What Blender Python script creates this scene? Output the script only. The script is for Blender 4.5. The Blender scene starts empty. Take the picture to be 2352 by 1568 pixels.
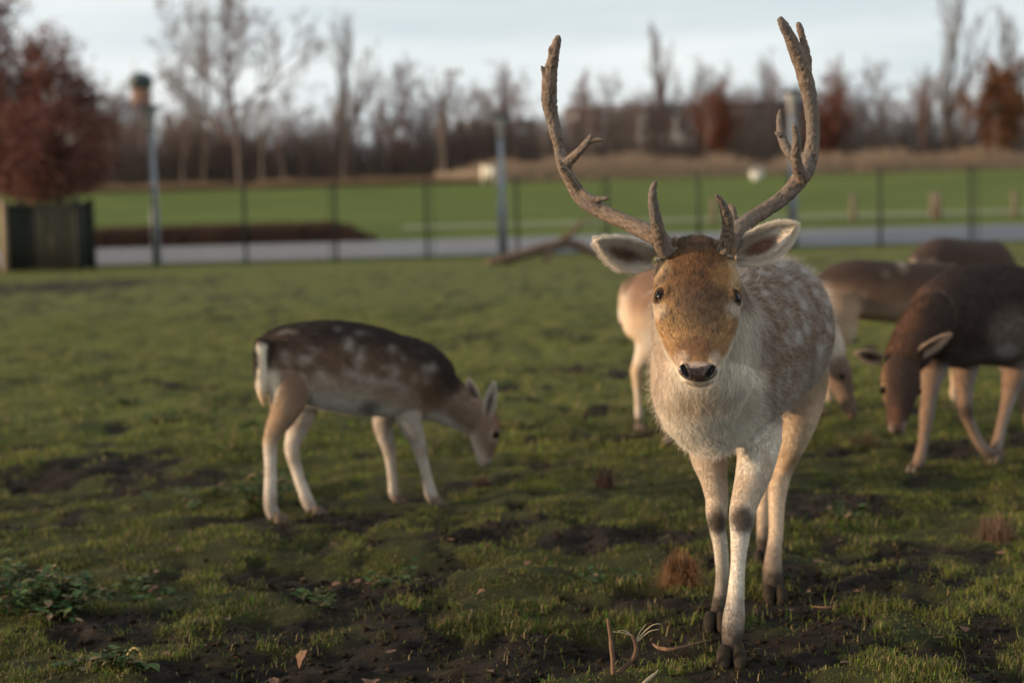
import bpy, math, random
import numpy as np
from mathutils import Vector, Matrix
from mathutils.bvhtree import BVHTree

# ------------------------------------------------------------------ camera, world, sun, exposure
SC = bpy.context.scene
COL = SC.collection
HC, LENS = 1.0, 60.0
FPX = 2352 * LENS / 36.0                      # focal length in photo pixels (photo taken as 2352 wide)
PITCH, ROLL = math.atan(292 / FPX), math.radians(1.5)
_f = np.array([0, math.cos(PITCH), -math.sin(PITCH)])
_u0 = np.array([0, math.sin(PITCH), math.cos(PITCH)])
_r0 = np.array([1.0, 0, 0])
CR = _r0 * math.cos(ROLL) - _u0 * math.sin(ROLL)
CU = _u0 * math.cos(ROLL) + _r0 * math.sin(ROLL)
CF = _f
CAM = np.array([0, 0, HC])
cd = bpy.data.cameras.new('camera'); cam = bpy.data.objects.new('camera', cd); COL.objects.link(cam)
cd.lens, cd.sensor_width, cd.sensor_fit = LENS, 36.0, 'HORIZONTAL'
cd.clip_start, cd.clip_end = 0.05, 6000
cam.matrix_world = Matrix(((CR[0], CU[0], -CF[0], 0), (CR[1], CU[1], -CF[1], 0), (CR[2], CU[2], -CF[2], HC), (0, 0, 0, 1)))
cd.dof.use_dof, cd.dof.focus_distance, cd.dof.aperture_fstop = True, 3.52, 2.5
cd.dof.aperture_blades = 9
SC.camera = cam

SUN_EL, SUN_AZ = math.radians(10.0), math.atan2(-0.985, -0.15)     # azimuth of the sun from +Y towards +X
sdir = Vector((math.sin(SUN_AZ) * math.cos(SUN_EL), math.cos(SUN_AZ) * math.cos(SUN_EL), math.sin(SUN_EL)))
W = bpy.data.worlds.new('World'); SC.world = W; W.use_nodes = True
nt = W.node_tree; nt.nodes.clear()
def N(t, k, **kw):
    n = t.nodes.new(k)
    for a, b in kw.items(): setattr(n, a, b)
    return n
out = N(nt, 'ShaderNodeOutputWorld'); bg = N(nt, 'ShaderNodeBackground'); bg.inputs[1].default_value = 0.10
sky = N(nt, 'ShaderNodeTexSky'); sky.sky_type = 'NISHITA'; sky.sun_disc = False
sky.sun_elevation, sky.sun_rotation = SUN_EL, SUN_AZ
sky.air_density, sky.dust_density, sky.ozone_density = 1.0, 1.5, 1.5
tc = N(nt, 'ShaderNodeTexCoord'); mp = N(nt, 'ShaderNodeMapping'); mp.inputs['Scale'].default_value = (1.6, 1.6, 11.0)
mp.inputs['Rotation'].default_value = (0.0, 0.03, 0.0)
nz = N(nt, 'ShaderNodeTexNoise'); nz.inputs['Scale'].default_value = 1.7; nz.inputs['Detail'].default_value = 5; nz.inputs['Roughness'].default_value = 0.5
cr = N(nt, 'ShaderNodeValToRGB')
cr.color_ramp.elements[0].position, cr.color_ramp.elements[0].color = 0.30, (5.0, 5.75, 6.1, 1)
cr.color_ramp.elements[1].position, cr.color_ramp.elements[1].color = 0.66, (8.0, 8.25, 8.15, 1)
mx = N(nt, 'ShaderNodeMix', data_type='RGBA'); mx.inputs[0].default_value = 0.90
L = nt.links
L.new(tc.outputs['Generated'], mp.inputs[0]); L.new(mp.outputs[0], nz.inputs['Vector']); L.new(nz.outputs[0], cr.inputs[0])
L.new(sky.outputs[0], mx.inputs[6]); L.new(cr.outputs[0], mx.inputs[7]); L.new(mx.outputs[2], bg.inputs[0]); L.new(bg.outputs[0], out.inputs[0])
sl = bpy.data.lights.new('sun', 'SUN'); so = bpy.data.objects.new('sun', sl); COL.objects.link(so)
sl.energy, sl.angle, sl.color = 5.0, math.radians(1.5), (1.0, 0.74, 0.48)
so.rotation_euler = sdir.to_track_quat('Z', 'Y').to_euler(); so.location = (-20, 0, 10)
SC.view_settings.view_transform, SC.view_settings.look = 'Standard', 'None'
SC.view_settings.exposure, SC.view_settings.gamma = 0.38, 1.0
SC.render.engine = 'CYCLES'
SC.cycles.use_denoising = True
SC.cycles.max_bounces, SC.cycles.diffuse_bounces, SC.cycles.transparent_max_bounces = 5, 3, 8
SC.cycles_curves.shape = 'THICK'
SC.cycles_curves.subdivisions = 1

# ------------------------------------------------------------------ helpers
rng = np.random.default_rng(7)
def ray(px, py):
    return CF + (px - 1176) / FPX * CR + (784 - py) / FPX * CU
def at(px, py, Y):
    d = ray(px, py); return CAM + d * (Y / d[1])
def gp(px, py, z=0.0):
    d = ray(px, py); return CAM + d * ((z - HC) / d[2])
def proj(V):
    q = V - CAM; z = q @ CF
    return 1176 + FPX * (q @ CR) / z, 784 - FPX * (q @ CU) / z
def nrm(a):
    a = np.asarray(a, float); return a / (np.linalg.norm(a, axis=-1, keepdims=True) + 1e-12)
def sstep(a, b, x):
    t = np.clip((x - a) / (b - a), 0, 1); return t * t * (3 - 2 * t)
def _h(i, j, k, s):
    n = (i.astype(np.int64) * 73856093) ^ (j.astype(np.int64) * 19349663) ^ (k.astype(np.int64) * 83492791) ^ (s * 2654435)
    n = (n ^ (n >> 13)) * 1274126177 & 0x7fffffff
    n = (n ^ (n >> 11)) * 668265263 & 0x7fffffff
    return (n & 0xffff) / 65535.0
def vnoise(P, s=0):
    f = np.floor(P).astype(np.int64); t = P - f; t = t * t * (3 - 2 * t); r = 0
    for a in (0, 1):
        for b in (0, 1):
            for c in (0, 1):
                w = (t[:, 0] if a else 1 - t[:, 0]) * (t[:, 1] if b else 1 - t[:, 1]) * (t[:, 2] if c else 1 - t[:, 2])
                r = r + w * _h(f[:, 0] + a, f[:, 1] + b, f[:, 2] + c, s)
    return r
def fbm(P, sc, o=3, s=0):
    r, a, tot = 0, 1.0, 0
    for i in range(o):
        r = r + a * vnoise(P / sc * 2 ** i, s + i * 17); tot += a; a *= .5
    return r / tot
def fbm2(x, y, sc, o=3, s=0):
    return fbm(np.stack([x, y, np.zeros_like(x)], 1), sc, o, s)

def mesh_np(name, V, F):
    """V (n,3); F either (m,3) or (m,4) int array or list of such"""
    me = bpy.data.meshes.new(name)
    V = np.asarray(V, np.float32)
    Fs = F if isinstance(F, list) else [F]
    Fs = [np.asarray(f, np.int32) for f in Fs if len(f)]
    me.vertices.add(len(V)); me.vertices.foreach_set('co', V.ravel())
    loops = np.concatenate([f.ravel() for f in Fs]); cnt = np.concatenate([np.full(len(f), f.shape[1], np.int32) for f in Fs])
    me.loops.add(len(loops)); me.loops.foreach_set('vertex_index', loops)
    me.polygons.add(len(cnt)); st = np.concatenate([[0], np.cumsum(cnt)[:-1]]).astype(np.int32)
    me.polygons.foreach_set('loop_start', st)
    me.update(calc_edges=True); me.validate()
    return me
def smooth(me, v=True):
    me.polygons.foreach_set('use_smooth', np.full(len(me.polygons), v))
def setcol(me, c, name='col'):
    a = me.color_attributes.new(name, 'FLOAT_COLOR', 'POINT')
    c4 = np.ones((len(c), 4), np.float32); c4[:, :3] = c; a.data.foreach_set('color', c4.ravel())
def link(name, data, mat=None, parent=None, **props):
    o = bpy.data.objects.new(name, data); COL.objects.link(o)
    if mat is not None: data.materials.clear(); data.materials.append(mat)
    if parent is not None: o.parent = parent
    for k, v in props.items(): o[k] = v
    return o
def empty(name, loc, label, cat, group=None):
    o = bpy.data.objects.new(name, None); COL.objects.link(o); o.location = tuple(loc); o.empty_display_size = .1
    o['label'], o['category'] = label, cat
    if group: o['group'] = group
    bpy.context.view_layer.update()
    return o
def child(name, data, mat, parent, **props):
    """mesh given in world coordinates, parented with the parent's inverse (unrotated empties)"""
    o = link(name, data, mat, parent, **props)
    o.matrix_parent_inverse = Matrix.Translation(-Vector(parent.location))
    return o

def material(name, base=(.5, .5, .5), rough=.8, attr=None, spec=.3, noise=None, bump=None, trans=0.0, hue=None):
    m = bpy.data.materials.new(name); m.use_nodes = True; t = m.node_tree; b = t.nodes['Principled BSDF']
    b.inputs['Roughness'].default_value = rough; b.inputs['Specular IOR Level'].default_value = spec
    if attr:
        a = N(t, 'ShaderNodeAttribute'); a.attribute_name = attr; src = a.outputs['Color']
    else:
        a = N(t, 'ShaderNodeRGB'); a.outputs[0].default_value = (*base, 1); src = a.outputs[0]
    if noise or bump:
        co = N(t, 'ShaderNodeTexCoord')
    if noise:
        sc, amt, stretch = noise
        mp = N(t, 'ShaderNodeMapping'); mp.inputs['Scale'].default_value = stretch
        nz = N(t, 'ShaderNodeTexNoise'); nz.inputs['Scale'].default_value = sc; nz.inputs['Detail'].default_value = 4
        t.links.new(co.outputs['Object'], mp.inputs[0]); t.links.new(mp.outputs[0], nz.inputs['Vector'])
        mr = N(t, 'ShaderNodeMapRange'); mr.inputs[1].default_value, mr.inputs[2].default_value = .25, .75
        mr.inputs[3].default_value, mr.inputs[4].default_value = 1 - amt, 1 + amt
        t.links.new(nz.outputs[0], mr.inputs[0])
        mm = N(t, 'ShaderNodeMix', data_type='RGBA', blend_type='MULTIPLY'); mm.inputs[0].default_value = 1
        t.links.new(src, mm.inputs[6]); t.links.new(mr.outputs[0], mm.inputs[7]); src = mm.outputs[2]
    t.links.new(src, b.inputs['Base Color'])
    if bump:
        sc, strength, dist = bump
        nb = N(t, 'ShaderNodeTexNoise'); nb.inputs['Scale'].default_value = sc; nb.inputs['Detail'].default_value = 5
        t.links.new(co.outputs['Object'], nb.inputs['Vector'])
        bp = N(t, 'ShaderNodeBump'); bp.inputs['Strength'].default_value = strength; bp.inputs['Distance'].default_value = dist
        t.links.new(nb.outputs[0], bp.inputs['Height']); t.links.new(bp.outputs[0], b.inputs['Normal'])
    if trans:
        o = t.nodes['Material Output']; tr = N(t, 'ShaderNodeBsdfTranslucent'); ms = N(t, 'ShaderNodeMixShader'); ms.inputs[0].default_value = trans
        t.links.new(src, tr.inputs[0]); t.links.new(b.outputs[0], ms.inputs[1]); t.links.new(tr.outputs[0], ms.inputs[2]); t.links.new(ms.outputs[0], o.inputs[0])
    return m

def tube_arrays(P, R, n=10, cap=True, off=0):
    """swept round tube through points P with radii R"""
    P = np.asarray(P, float); R = np.asarray(R, float); T = nrm(np.gradient(P, axis=0))
    ref = np.array([0.13, 0.9, 0.31]) if abs(T[0] @ nrm(np.array([0.13, 0.9, 0.31]))) < .9 else np.array([1.0, 0, 0])
    s = nrm(np.cross(T[0], ref)); V = []
    th = np.linspace(0, 2 * np.pi, n, endpoint=False)
    for i in range(len(P)):
        s = nrm(s - T[i] * (s @ T[i])); u = np.cross(T[i], s)
        V.append(P[i] + R[i] * (np.cos(th)[:, None] * s + np.sin(th)[:, None] * u))
    return _skin(np.concatenate(V), len(P), n, P[0], P[-1], off)
def _skin(V, m, n, c0, c1, off):
    i = np.arange(m - 1)[:, None] * n; j = np.arange(n)[None, :]
    a = i + j; b = i + (j + 1) % n
    Q = np.stack([a, b, b + n, a + n], -1).reshape(-1, 4) + off
    k = len(V); V = np.concatenate([V, [c0, c1]]); j = np.arange(n)
    T0 = np.stack([np.full(n, k), (j + 1) % n, j], 1) + off
    T1 = np.stack([np.full(n, k + 1), (m - 1) * n + j, (m - 1) * n + (j + 1) % n], 1) + off
    return V, Q, np.concatenate([T0, T1])
def crspline(P, k=4):
    """Catmull-Rom resample of rows (any width)"""
    P = np.asarray(P, float); n = len(P); o = []
    for i in range(n - 1):
        p0, p1, p2, p3 = P[max(i - 1, 0)], P[i], P[i + 1], P[min(i + 2, n - 1)]
        for t in np.linspace(0, 1, k, endpoint=False):
            o.append(.5 * ((2 * p1) + (-p0 + p2) * t + (2 * p0 - 5 * p1 + 4 * p2 - p3) * t * t + (-p0 + 3 * p1 - 3 * p2 + p3) * t ** 3))
    o.append(P[-1]); return np.array(o)
class Parts:
    """collects arrays for one mesh"""
    def __init__(s): s.V, s.Q, s.T, s.n = [], [], [], 0
    def add(s, VQT):
        V, Q, T = VQT
        s.V.append(V); s.Q.append(Q + s.n) if len(Q) else None; s.T.append(T + s.n) if len(T) else None; s.n += len(V)
    def tube(s, P, R, n=10, k=0):
        if k:
            A = crspline(np.column_stack([P, R]), k); P, R = A[:, :3], np.maximum(A[:, 3], .0005)
        s.add(tube_arrays(P, R, n))
    def box(s, lo, hi, rot=None, c=None):
        lo, hi = np.asarray(lo, float), np.asarray(hi, float)
        V = np.array([[x, y, z] for x in (lo[0], hi[0]) for y in (lo[1], hi[1]) for z in (lo[2], hi[2])])
        Q = np.array([[0, 1, 3, 2], [4, 6, 7, 5], [0, 4, 5, 1], [2, 3, 7, 6], [0, 2, 6, 4], [1, 5, 7, 3]])
        s.add((V, Q, np.zeros((0, 3), int)))
    def mesh(s, name):
        Fs = []
        if s.Q: Fs.append(np.concatenate(s.Q))
        if s.T: Fs.append(np.concatenate(s.T))
        return mesh_np(name, np.concatenate(s.V), Fs)
def sticks(P0, P1, R0, R1, n=3):
    """many prisms at once"""
    P0, P1 = np.asarray(P0, float), np.asarray(P1, float); m = len(P0)
    T = nrm(P1 - P0); ref = np.where(np.abs(T[:, 2:3]) < .9, [[0, 0, 1.0]], [[1.0, 0, 0]])
    s = nrm(np.cross(T, ref)); u = np.cross(T, s)
    th = np.linspace(0, 2 * np.pi, n, endpoint=False)
    ring = np.cos(th)[None, :, None] * s[:, None] + np.sin(th)[None, :, None] * u[:, None]
    V = np.concatenate([P0[:, None] + ring * np.asarray(R0)[:, None, None], P1[:, None] + ring * np.asarray(R1)[:, None, None]], 1).reshape(-1, 3)
    b = np.arange(m)[:, None] * 2 * n; j = np.arange(n)[None, :]
    Q = np.stack([b + j, b + (j + 1) % n, b + n + (j + 1) % n, b + n + j], -1).reshape(-1, 4)
    return V, Q, np.zeros((0, 3), int)
def curves_obj(name, P, rad, col, mat, parent):
    """P (n,k,3) hair strands"""
    n, k, _ = P.shape
    cu = bpy.data.hair_curves.new(name); cu.add_curves([k] * n)
    cu.attributes['position'].data.foreach_set('vector', P.astype(np.float32).ravel())
    ra = cu.attributes.get('radius') or cu.attributes.new('radius', 'FLOAT', 'POINT')
    ra.data.foreach_set('value', rad.astype(np.float32).ravel())
    c4 = np.ones((n, 4), np.float32); c4[:, :3] = col
    ca = cu.attributes.new('col', 'FLOAT_COLOR', 'CURVE'); ca.data.foreach_set('color', c4.ravel())
    cu.materials.append(mat)
    o = bpy.data.objects.new(name, cu); COL.objects.link(o); o.parent = parent
    o.matrix_parent_inverse = Matrix.Translation(-Vector(parent.location))
    return o

# ------------------------------------------------------------------ ground
PROF_Y = np.array([-50, 39.0, 41, 44.5, 50, 60, 72, 85, 96, 150, 4000]); PROF_Z = np.array([0, 0, .03, .36, .58, 1.1, 1.85, 2.56, 2.78, 2.8, 2.8])
HOOFS = []
def base_z(y): return np.interp(y, PROF_Y, PROF_Z)
def ground_z(x, y, flat=True):
    x, y = np.atleast_1d(np.asarray(x, float)), np.atleast_1d(np.asarray(y, float))
    near = 1 - sstep(14, 34, y)
    z = (fbm2(x, y, .9, 3, 3) - .5) * .08 * near + (fbm2(x, y, .22, 3, 11) - .5) * .075 * near
    mud = mudmask(x, y)
    z = z + mud * (fbm2(x, y, .07, 2, 23) - .5) * .045 * near - mud * .012 * near
    if flat:
        w = np.zeros_like(x)
        for hx, hy in HOOFS: w = np.maximum(w, np.exp(-((x - hx) ** 2 + (y - hy) ** 2) / (2 * .10 ** 2)))
        z = z * (1 - w)
    return base_z(y) + z
MUD_SHADE = []      # (x, y, rx, ry, strength) ellipses of bare soil, some also painting in shade
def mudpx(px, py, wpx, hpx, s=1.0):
    c = gp(px, py); a = gp(px + wpx, py); b = gp(px, py - hpx); MUD_SHADE.append((c[0], c[1], abs(a[0] - c[0]), abs(b[1] - c[1]), s))
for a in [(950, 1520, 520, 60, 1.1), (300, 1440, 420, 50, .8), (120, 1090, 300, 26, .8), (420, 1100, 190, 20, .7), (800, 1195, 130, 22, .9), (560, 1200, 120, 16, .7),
          (1350, 860, 110, 14, .8), (1320, 945, 100, 14, .6), (2200, 1020, 260, 30, .9), (1930, 1160, 120, 24, .9), (1390, 1140, 60, 22, .7), (1700, 1560, 250, 40, .6),  # soil beside the dark doe also darkens where her shadow falls
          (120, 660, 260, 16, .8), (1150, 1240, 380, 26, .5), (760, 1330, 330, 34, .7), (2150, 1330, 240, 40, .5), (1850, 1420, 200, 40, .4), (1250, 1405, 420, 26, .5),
          (560, 920, 90, 12, .5), (30, 1030, 160, 12, .5), (2250, 1480, 200, 60, .45), (1176, 1500, 1500, 130, .34), (2120, 1330, 420, 110, .34), (300, 1330, 500, 50, .3), (900, 1250, 600, 40, .25)]: mudpx(*a)  # broad weak ellipses: soil that also darkens the foreground and buck's shadow side
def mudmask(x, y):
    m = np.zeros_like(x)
    for cx, cy, rx, ry, s in MUD_SHADE:
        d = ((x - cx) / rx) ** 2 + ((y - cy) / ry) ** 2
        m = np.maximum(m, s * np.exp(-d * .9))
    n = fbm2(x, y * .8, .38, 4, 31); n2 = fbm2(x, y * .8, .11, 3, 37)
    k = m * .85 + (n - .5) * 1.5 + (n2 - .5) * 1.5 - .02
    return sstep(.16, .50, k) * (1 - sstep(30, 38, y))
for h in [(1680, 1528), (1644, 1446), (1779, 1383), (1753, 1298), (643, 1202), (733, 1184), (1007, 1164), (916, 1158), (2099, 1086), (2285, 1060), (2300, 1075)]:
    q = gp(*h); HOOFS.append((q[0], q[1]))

ys = [-4, -2, 0, 1.5, 2.4]
while ys[-1] < 20: ys.append(ys[-1] + max(.02, ys[-1] * .0078))
while ys[-1] < 3500: ys.append(ys[-1] * (1.022 if ys[-1] < 140 else 1.12))
ys = np.array(ys); nc = 430
us = np.linspace(-1, 1, nc); us = np.sign(us) * (np.abs(us) ** 1.35)
hw = 3.2 + .62 * np.maximum(ys, 0)
hw = np.where(ys > 150, ys * 1.2, hw)
GX = (us[None, :] * hw[:, None]).ravel(); GY = np.repeat(ys, nc)
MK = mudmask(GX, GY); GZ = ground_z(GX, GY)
i = np.arange(len(ys) - 1)[:, None] * nc + np.arange(nc - 1)[None, :]
GF = np.stack([i, i + 1, i + nc + 1, i + nc], -1).reshape(-1, 4)
gme = mesh_np('ground', np.stack([GX, GY, GZ], 1), GF); smooth(gme)
field = sstep(40.5, 44, GY)
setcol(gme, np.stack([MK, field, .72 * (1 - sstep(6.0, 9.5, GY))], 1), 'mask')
gm = bpy.data.materials.new('pasture'); gm.use_nodes = True; t = gm.node_tree; b = t.nodes['Principled BSDF']
b.inputs['Roughness'].default_value = .95; b.inputs['Specular IOR Level'].default_value = .12
A = N(t, 'ShaderNodeAttribute'); A.attribute_name = 'mask'; sp = N(t, 'ShaderNodeSeparateColor'); t.links.new(A.outputs['Color'], sp.inputs[0])
co = N(t, 'ShaderNodeTexCoord')
def tnoise(sc, det=4, rough=.55):
    n = N(t, 'ShaderNodeTexNoise'); n.inputs['Scale'].default_value = sc; n.inputs['Detail'].default_value = det; n.inputs['Roughness'].default_value = rough
    t.links.new(co.outputs['Object'], n.inputs['Vector']); return n
def ramp(n, stops):
    r = N(t, 'ShaderNodeValToRGB'); e = r.color_ramp.elements
    while len(e) < len(stops): e.new(.5)
    for k, (p, c) in enumerate(stops): e[k].position = p; e[k].color = (*c, 1)
    t.links.new(n.outputs[0], r.inputs[0]); return r
def mixc(f, a, b2):
    m = N(t, 'ShaderNodeMix', data_type='RGBA'); t.links.new(f, m.inputs[0]); t.links.new(a, m.inputs[6]); t.links.new(b2, m.inputs[7]); return m.outputs[2]
g1 = ramp(tnoise(1.3, 6, .65), [(.3, (.088, .090, .025)), (.5, (.122, .132, .032)), (.7, (.165, .162, .045))])
g2 = ramp(tnoise(22, 5, .7), [(.3, (.036, .04, .013)), (.55, (.09, .105, .026)), (.75, (.15, .15, .045))])
g3 = ramp(tnoise(3.2, 5, .7), [(.34, (.034, .033, .013)), (.5, (.104, .113, .029)), (.62, (.145, .148, .04))])
gmix = N(t, 'ShaderNodeMix', data_type='RGBA'); gmix.inputs[0].default_value = .45; t.links.new(g1.outputs[0], gmix.inputs[6]); t.links.new(g2.outputs[0], gmix.inputs[7])
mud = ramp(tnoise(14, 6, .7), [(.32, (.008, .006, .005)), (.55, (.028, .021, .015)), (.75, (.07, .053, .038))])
fg = ramp(tnoise(.16, 5, .6), [(.3, (.075, .105, .024)), (.55, (.098, .13, .028)), (.75, (.12, .145, .038))])
gm3 = N(t, 'ShaderNodeMix', data_type='RGBA'); gm3.inputs[0].default_value = .5; t.links.new(gmix.outputs[2], gm3.inputs[6]); t.links.new(g3.outputs[0], gm3.inputs[7])
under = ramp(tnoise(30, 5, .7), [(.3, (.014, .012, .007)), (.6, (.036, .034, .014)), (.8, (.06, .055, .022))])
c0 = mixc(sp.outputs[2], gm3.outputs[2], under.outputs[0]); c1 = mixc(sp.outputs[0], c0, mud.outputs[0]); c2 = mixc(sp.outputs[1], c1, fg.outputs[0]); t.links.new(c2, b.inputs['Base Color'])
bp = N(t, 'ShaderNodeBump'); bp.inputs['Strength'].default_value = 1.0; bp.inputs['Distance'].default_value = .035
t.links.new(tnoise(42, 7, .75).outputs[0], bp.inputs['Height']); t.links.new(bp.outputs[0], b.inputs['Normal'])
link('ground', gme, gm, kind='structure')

def strip(name, y0, y1, x0, x1, dz, mat, n=60, wob=0.0):
    xs = np.linspace(x0, x1, n); yy = np.linspace(y0, y1, 9)
    X, Y = np.meshgrid(xs, yy); Y = Y + wob * (fbm2(X.ravel(), X.ravel() * 0, 6.0, 2, 5).reshape(X.shape) - .5)
    Z = base_z(Y) + dz
    i = np.arange(8)[:, None] * n + np.arange(n - 1)[None, :]
    me = mesh_np(name, np.stack([X, Y, Z], -1).reshape(-1, 3), np.stack([i, i + 1, i + n + 1, i + n], -1).reshape(-1, 4))
    return link(name, me, mat, kind='structure')
strip('path', 41.0, 44.6, -60, 60, .03, material('asphalt', (.165, .165, .18), .9, noise=(3, .15, (1, 1, 1))))
strip('gravel_path', 50.5, 52.6, -3.2, 60, .03, material('pale_gravel', (.16, .175, .085), .95, noise=(2, .25, (1, 1, 1))), wob=.4)

# grass blades (short turf, nobody could count it)
def blades(n, ymin, ymax, hmin, hmax, w, seed, mudkeep=.06, xw=.40):
    r = np.random.default_rng(seed)
    u = r.random(n); y = ymin * (ymax / ymin) ** u; x = (r.random(n) * 2 - 1) * (xw * y + .25)
    m = mudmask(x, y); tuft = fbm2(x, y, .10, 2, 61)
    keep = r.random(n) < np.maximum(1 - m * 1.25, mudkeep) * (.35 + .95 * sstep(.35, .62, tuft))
    x, y, m, tuft = x[keep], y[keep], m[keep], tuft[keep]; n = len(x)
    z = ground_z(x, y) - .004
    h = (hmin + (hmax - hmin) * r.random(n) ** 2.2) * (.55 + .9 * sstep(.35, .7, tuft)) * (.6 + .8 * fbm2(x, y, .6, 2, 71))
    a = r.random(n) * 6.283; lean = .15 + 1.0 * r.random(n)
    d = np.stack([np.cos(a), np.sin(a), np.zeros(n)], 1); s = np.stack([-np.sin(a), np.cos(a), np.zeros(n)], 1)
    B = np.stack([x, y, z], 1); ww = (w * (.6 + .8 * r.random(n)))[:, None]
    mid = B + d * (h * lean * .35)[:, None] + np.array([0, 0, 1.]) * (h * .6)[:, None]
    tip = B + d * (h * lean)[:, None] + np.array([0, 0, 1.]) * (h * (1.05 - .45 * lean))[:, None]
    V = np.stack([B - s * ww, B + s * ww, mid - s * ww * .75, mid + s * ww * .75, tip], 1).reshape(-1, 3)
    k = np.arange(n)[:, None] * 5
    Q = k + np.array([[0, 1, 3, 2]]); T = k + np.array([[2, 3, 4]])
    big = fbm2(x, y, 1.1, 3, 81); q = r.random(n)
    pat = fbm2(x, y * .7, .30, 3, 91); c = np.stack([.066 + .072 * big, .083 + .064 * big, .013 + .016 * big], 1) * ((.5 + .75 * r.random(n)) * (.55 + .8 * sstep(.3, .65, pat)))[:, None]
    fresh = (q < .12)[:, None]; dry = (q > .72)[:, None]
    c = np.where(fresh, np.array([.075, .14, .015]) * (.7 + .7 * r.random(n))[:, None], c)
    c = np.where(dry, np.array([.20, .155, .07]) * (.5 + .8 * r.random(n))[:, None], c)
    return V, [Q, T], np.repeat(c, 5, 0)
turf = material('turf_blades', attr='col', rough=.75, spec=.25, trans=.35)
for nm, a in (('turf_grass', (470000, 2.9, 8.2, .008, .028, .0013, 1)), ('far_turf_grass', (120000, 7.0, 19, .012, .04, .0030, 2))):
    V, F, c = blades(*a); c = c * (1.25 if nm[0] == 'f' else 1.05); me = mesh_np(nm, V, F); setcol(me, c)
    link(nm, me, turf, kind='stuff', label='short olive grass growing over the trodden paddock' if nm[0] == 't' else 'short olive turf stretching back towards the mesh fence', category='grass')

# crumbs of soil
r = np.random.default_rng(5); n = 40000
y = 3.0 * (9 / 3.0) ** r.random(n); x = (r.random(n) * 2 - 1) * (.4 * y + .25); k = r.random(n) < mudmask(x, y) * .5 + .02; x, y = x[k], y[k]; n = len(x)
oc = np.array([[1, 0, 0], [-1, 0, 0], [0, 1, 0], [0, -1, 0], [0, 0, 1], [0, 0, -1.]]); of = np.array([[0, 2, 4], [2, 1, 4], [1, 3, 4], [3, 0, 4], [2, 0, 5], [1, 2, 5], [3, 1, 5], [0, 3, 5]])
s = .0022 + .011 * r.random(n) ** 3
V = np.stack([x, y, ground_z(x, y) + s * .2], 1)[:, None] + (oc[None] * (s[:, None, None] * (.6 + .8 * r.random((n, 6, 1)))) * np.array([1, 1, .7]))
me = mesh_np('soil_crumbs', V.reshape(-1, 3), (np.arange(n)[:, None, None] * 6 + of[None]).reshape(-1, 3))
link('soil_crumbs', me, material('soil', (.020, .0145, .0105), 1.0, spec=.05, noise=(60, .5, (1, 1, 1))), kind='stuff', label='dark crumbs of soil on the bare muddy patches', category='soil')

# ------------------------------------------------------------------ deer: bodies grown from lofts, one continuous skin each
class Body:
    def __init__(s): s.P = Parts(); s.segs = []
    def loft(s, tag, rows, hint, k=4, n=28, ex=2.0):
        """rows: (x,y,z, half width, front/top radius, back/bottom radius); hint = direction of front/top"""
        A = crspline(rows, k); C = A[:, :3]; R = np.maximum(A[:, 3:6], .002); T = nrm(np.gradient(C, axis=0)); hint = np.asarray(hint, float)
        th = np.linspace(0, 2 * np.pi, n, endpoint=False); c, sn = np.cos(th), np.sin(th); V = []
        c2, s2 = np.sign(c) * np.abs(c) ** (2 / ex), np.sign(sn) * np.abs(sn) ** (2 / ex)
        for i in range(len(C)):
            u = nrm(hint - T[i] * (hint @ T[i])); sd = np.cross(T[i], u)
            rr = np.where(s2 > 0, R[i, 1], R[i, 2])
            V.append(C[i] + (c2 * R[i, 0])[:, None] * sd + (s2 * rr)[:, None] * u)
        s.P.add(_skin(np.concatenate(V), len(C), n, C[0], C[-1], 0))
        m = len(C) - 1
        for i in range(m):
            u = nrm(hint - T[i] * (hint @ T[i]))
            s.segs.append((tag, C[i], C[i + 1], (R[i].mean() + R[i + 1].mean()) / 2, i / m, (i + 1) / m, T[i], u))
    def ball(s, tag, c, r, axis=(0, 0, 1.0)):
        a = nrm(np.asarray(axis, float)); h = np.array([1.0, 0, 0]) if abs(a[0]) < .9 else np.array([0, 1.0, 0])
        rows = [(*(np.asarray(c) + a * r * q), *([max(r * math.sqrt(max(1 - q * q, 0)), .002)] * 3)) for q in (-1, -.8, -.4, 0, .4, .8, 1)]
        s.loft(tag, rows, h, 1, 12)
    def skin(s, name, voxel, it=5, fac=.5):
        me = s.P.mesh(name + '_raw'); o = bpy.data.objects.new('raw', me); COL.objects.link(o)
        m = o.modifiers.new('r', 'REMESH'); m.mode = 'VOXEL'; m.voxel_size = voxel
        m2 = o.modifiers.new('s', 'SMOOTH'); m2.factor, m2.iterations = fac, it
        ev = o.evaluated_get(bpy.context.evaluated_depsgraph_get()); me2 = bpy.data.meshes.new_from_object(ev)
        bpy.data.objects.remove(o); bpy.data.meshes.remove(me); me2.name = name; smooth(me2); me2.materials.clear()
        return me2
    def tags(s, V):
        n = len(V); best = np.full(n, 1e9); idx = np.zeros(n, int); tt = np.zeros(n)
        for k, (tg, a, b, r, t0, t1, T, u) in enumerate(s.segs):
            ab = b - a; q = np.clip(((V - a) @ ab) / (ab @ ab + 1e-12), 0, 1)
            d = np.linalg.norm(V - a - q[:, None] * ab, axis=1) - r
            w = d < best; best[w] = d[w]; idx[w] = k; tt[w] = t0 + q[w] * (t1 - t0)
        names = np.array([g[0] for g in s.segs]); T = np.array([g[6] for g in s.segs]); U = np.array([g[7] for g in s.segs])
        return names[idx], tt, T[idx], U[idx]
def mverts(me):
    V = np.empty(len(me.vertices) * 3, np.float32); me.vertices.foreach_get('co', V); Nn = np.empty_like(V); me.vertices.foreach_get('normal', Nn)
    return V.reshape(-1, 3).astype(float), Nn.reshape(-1, 3).astype(float)
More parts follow.
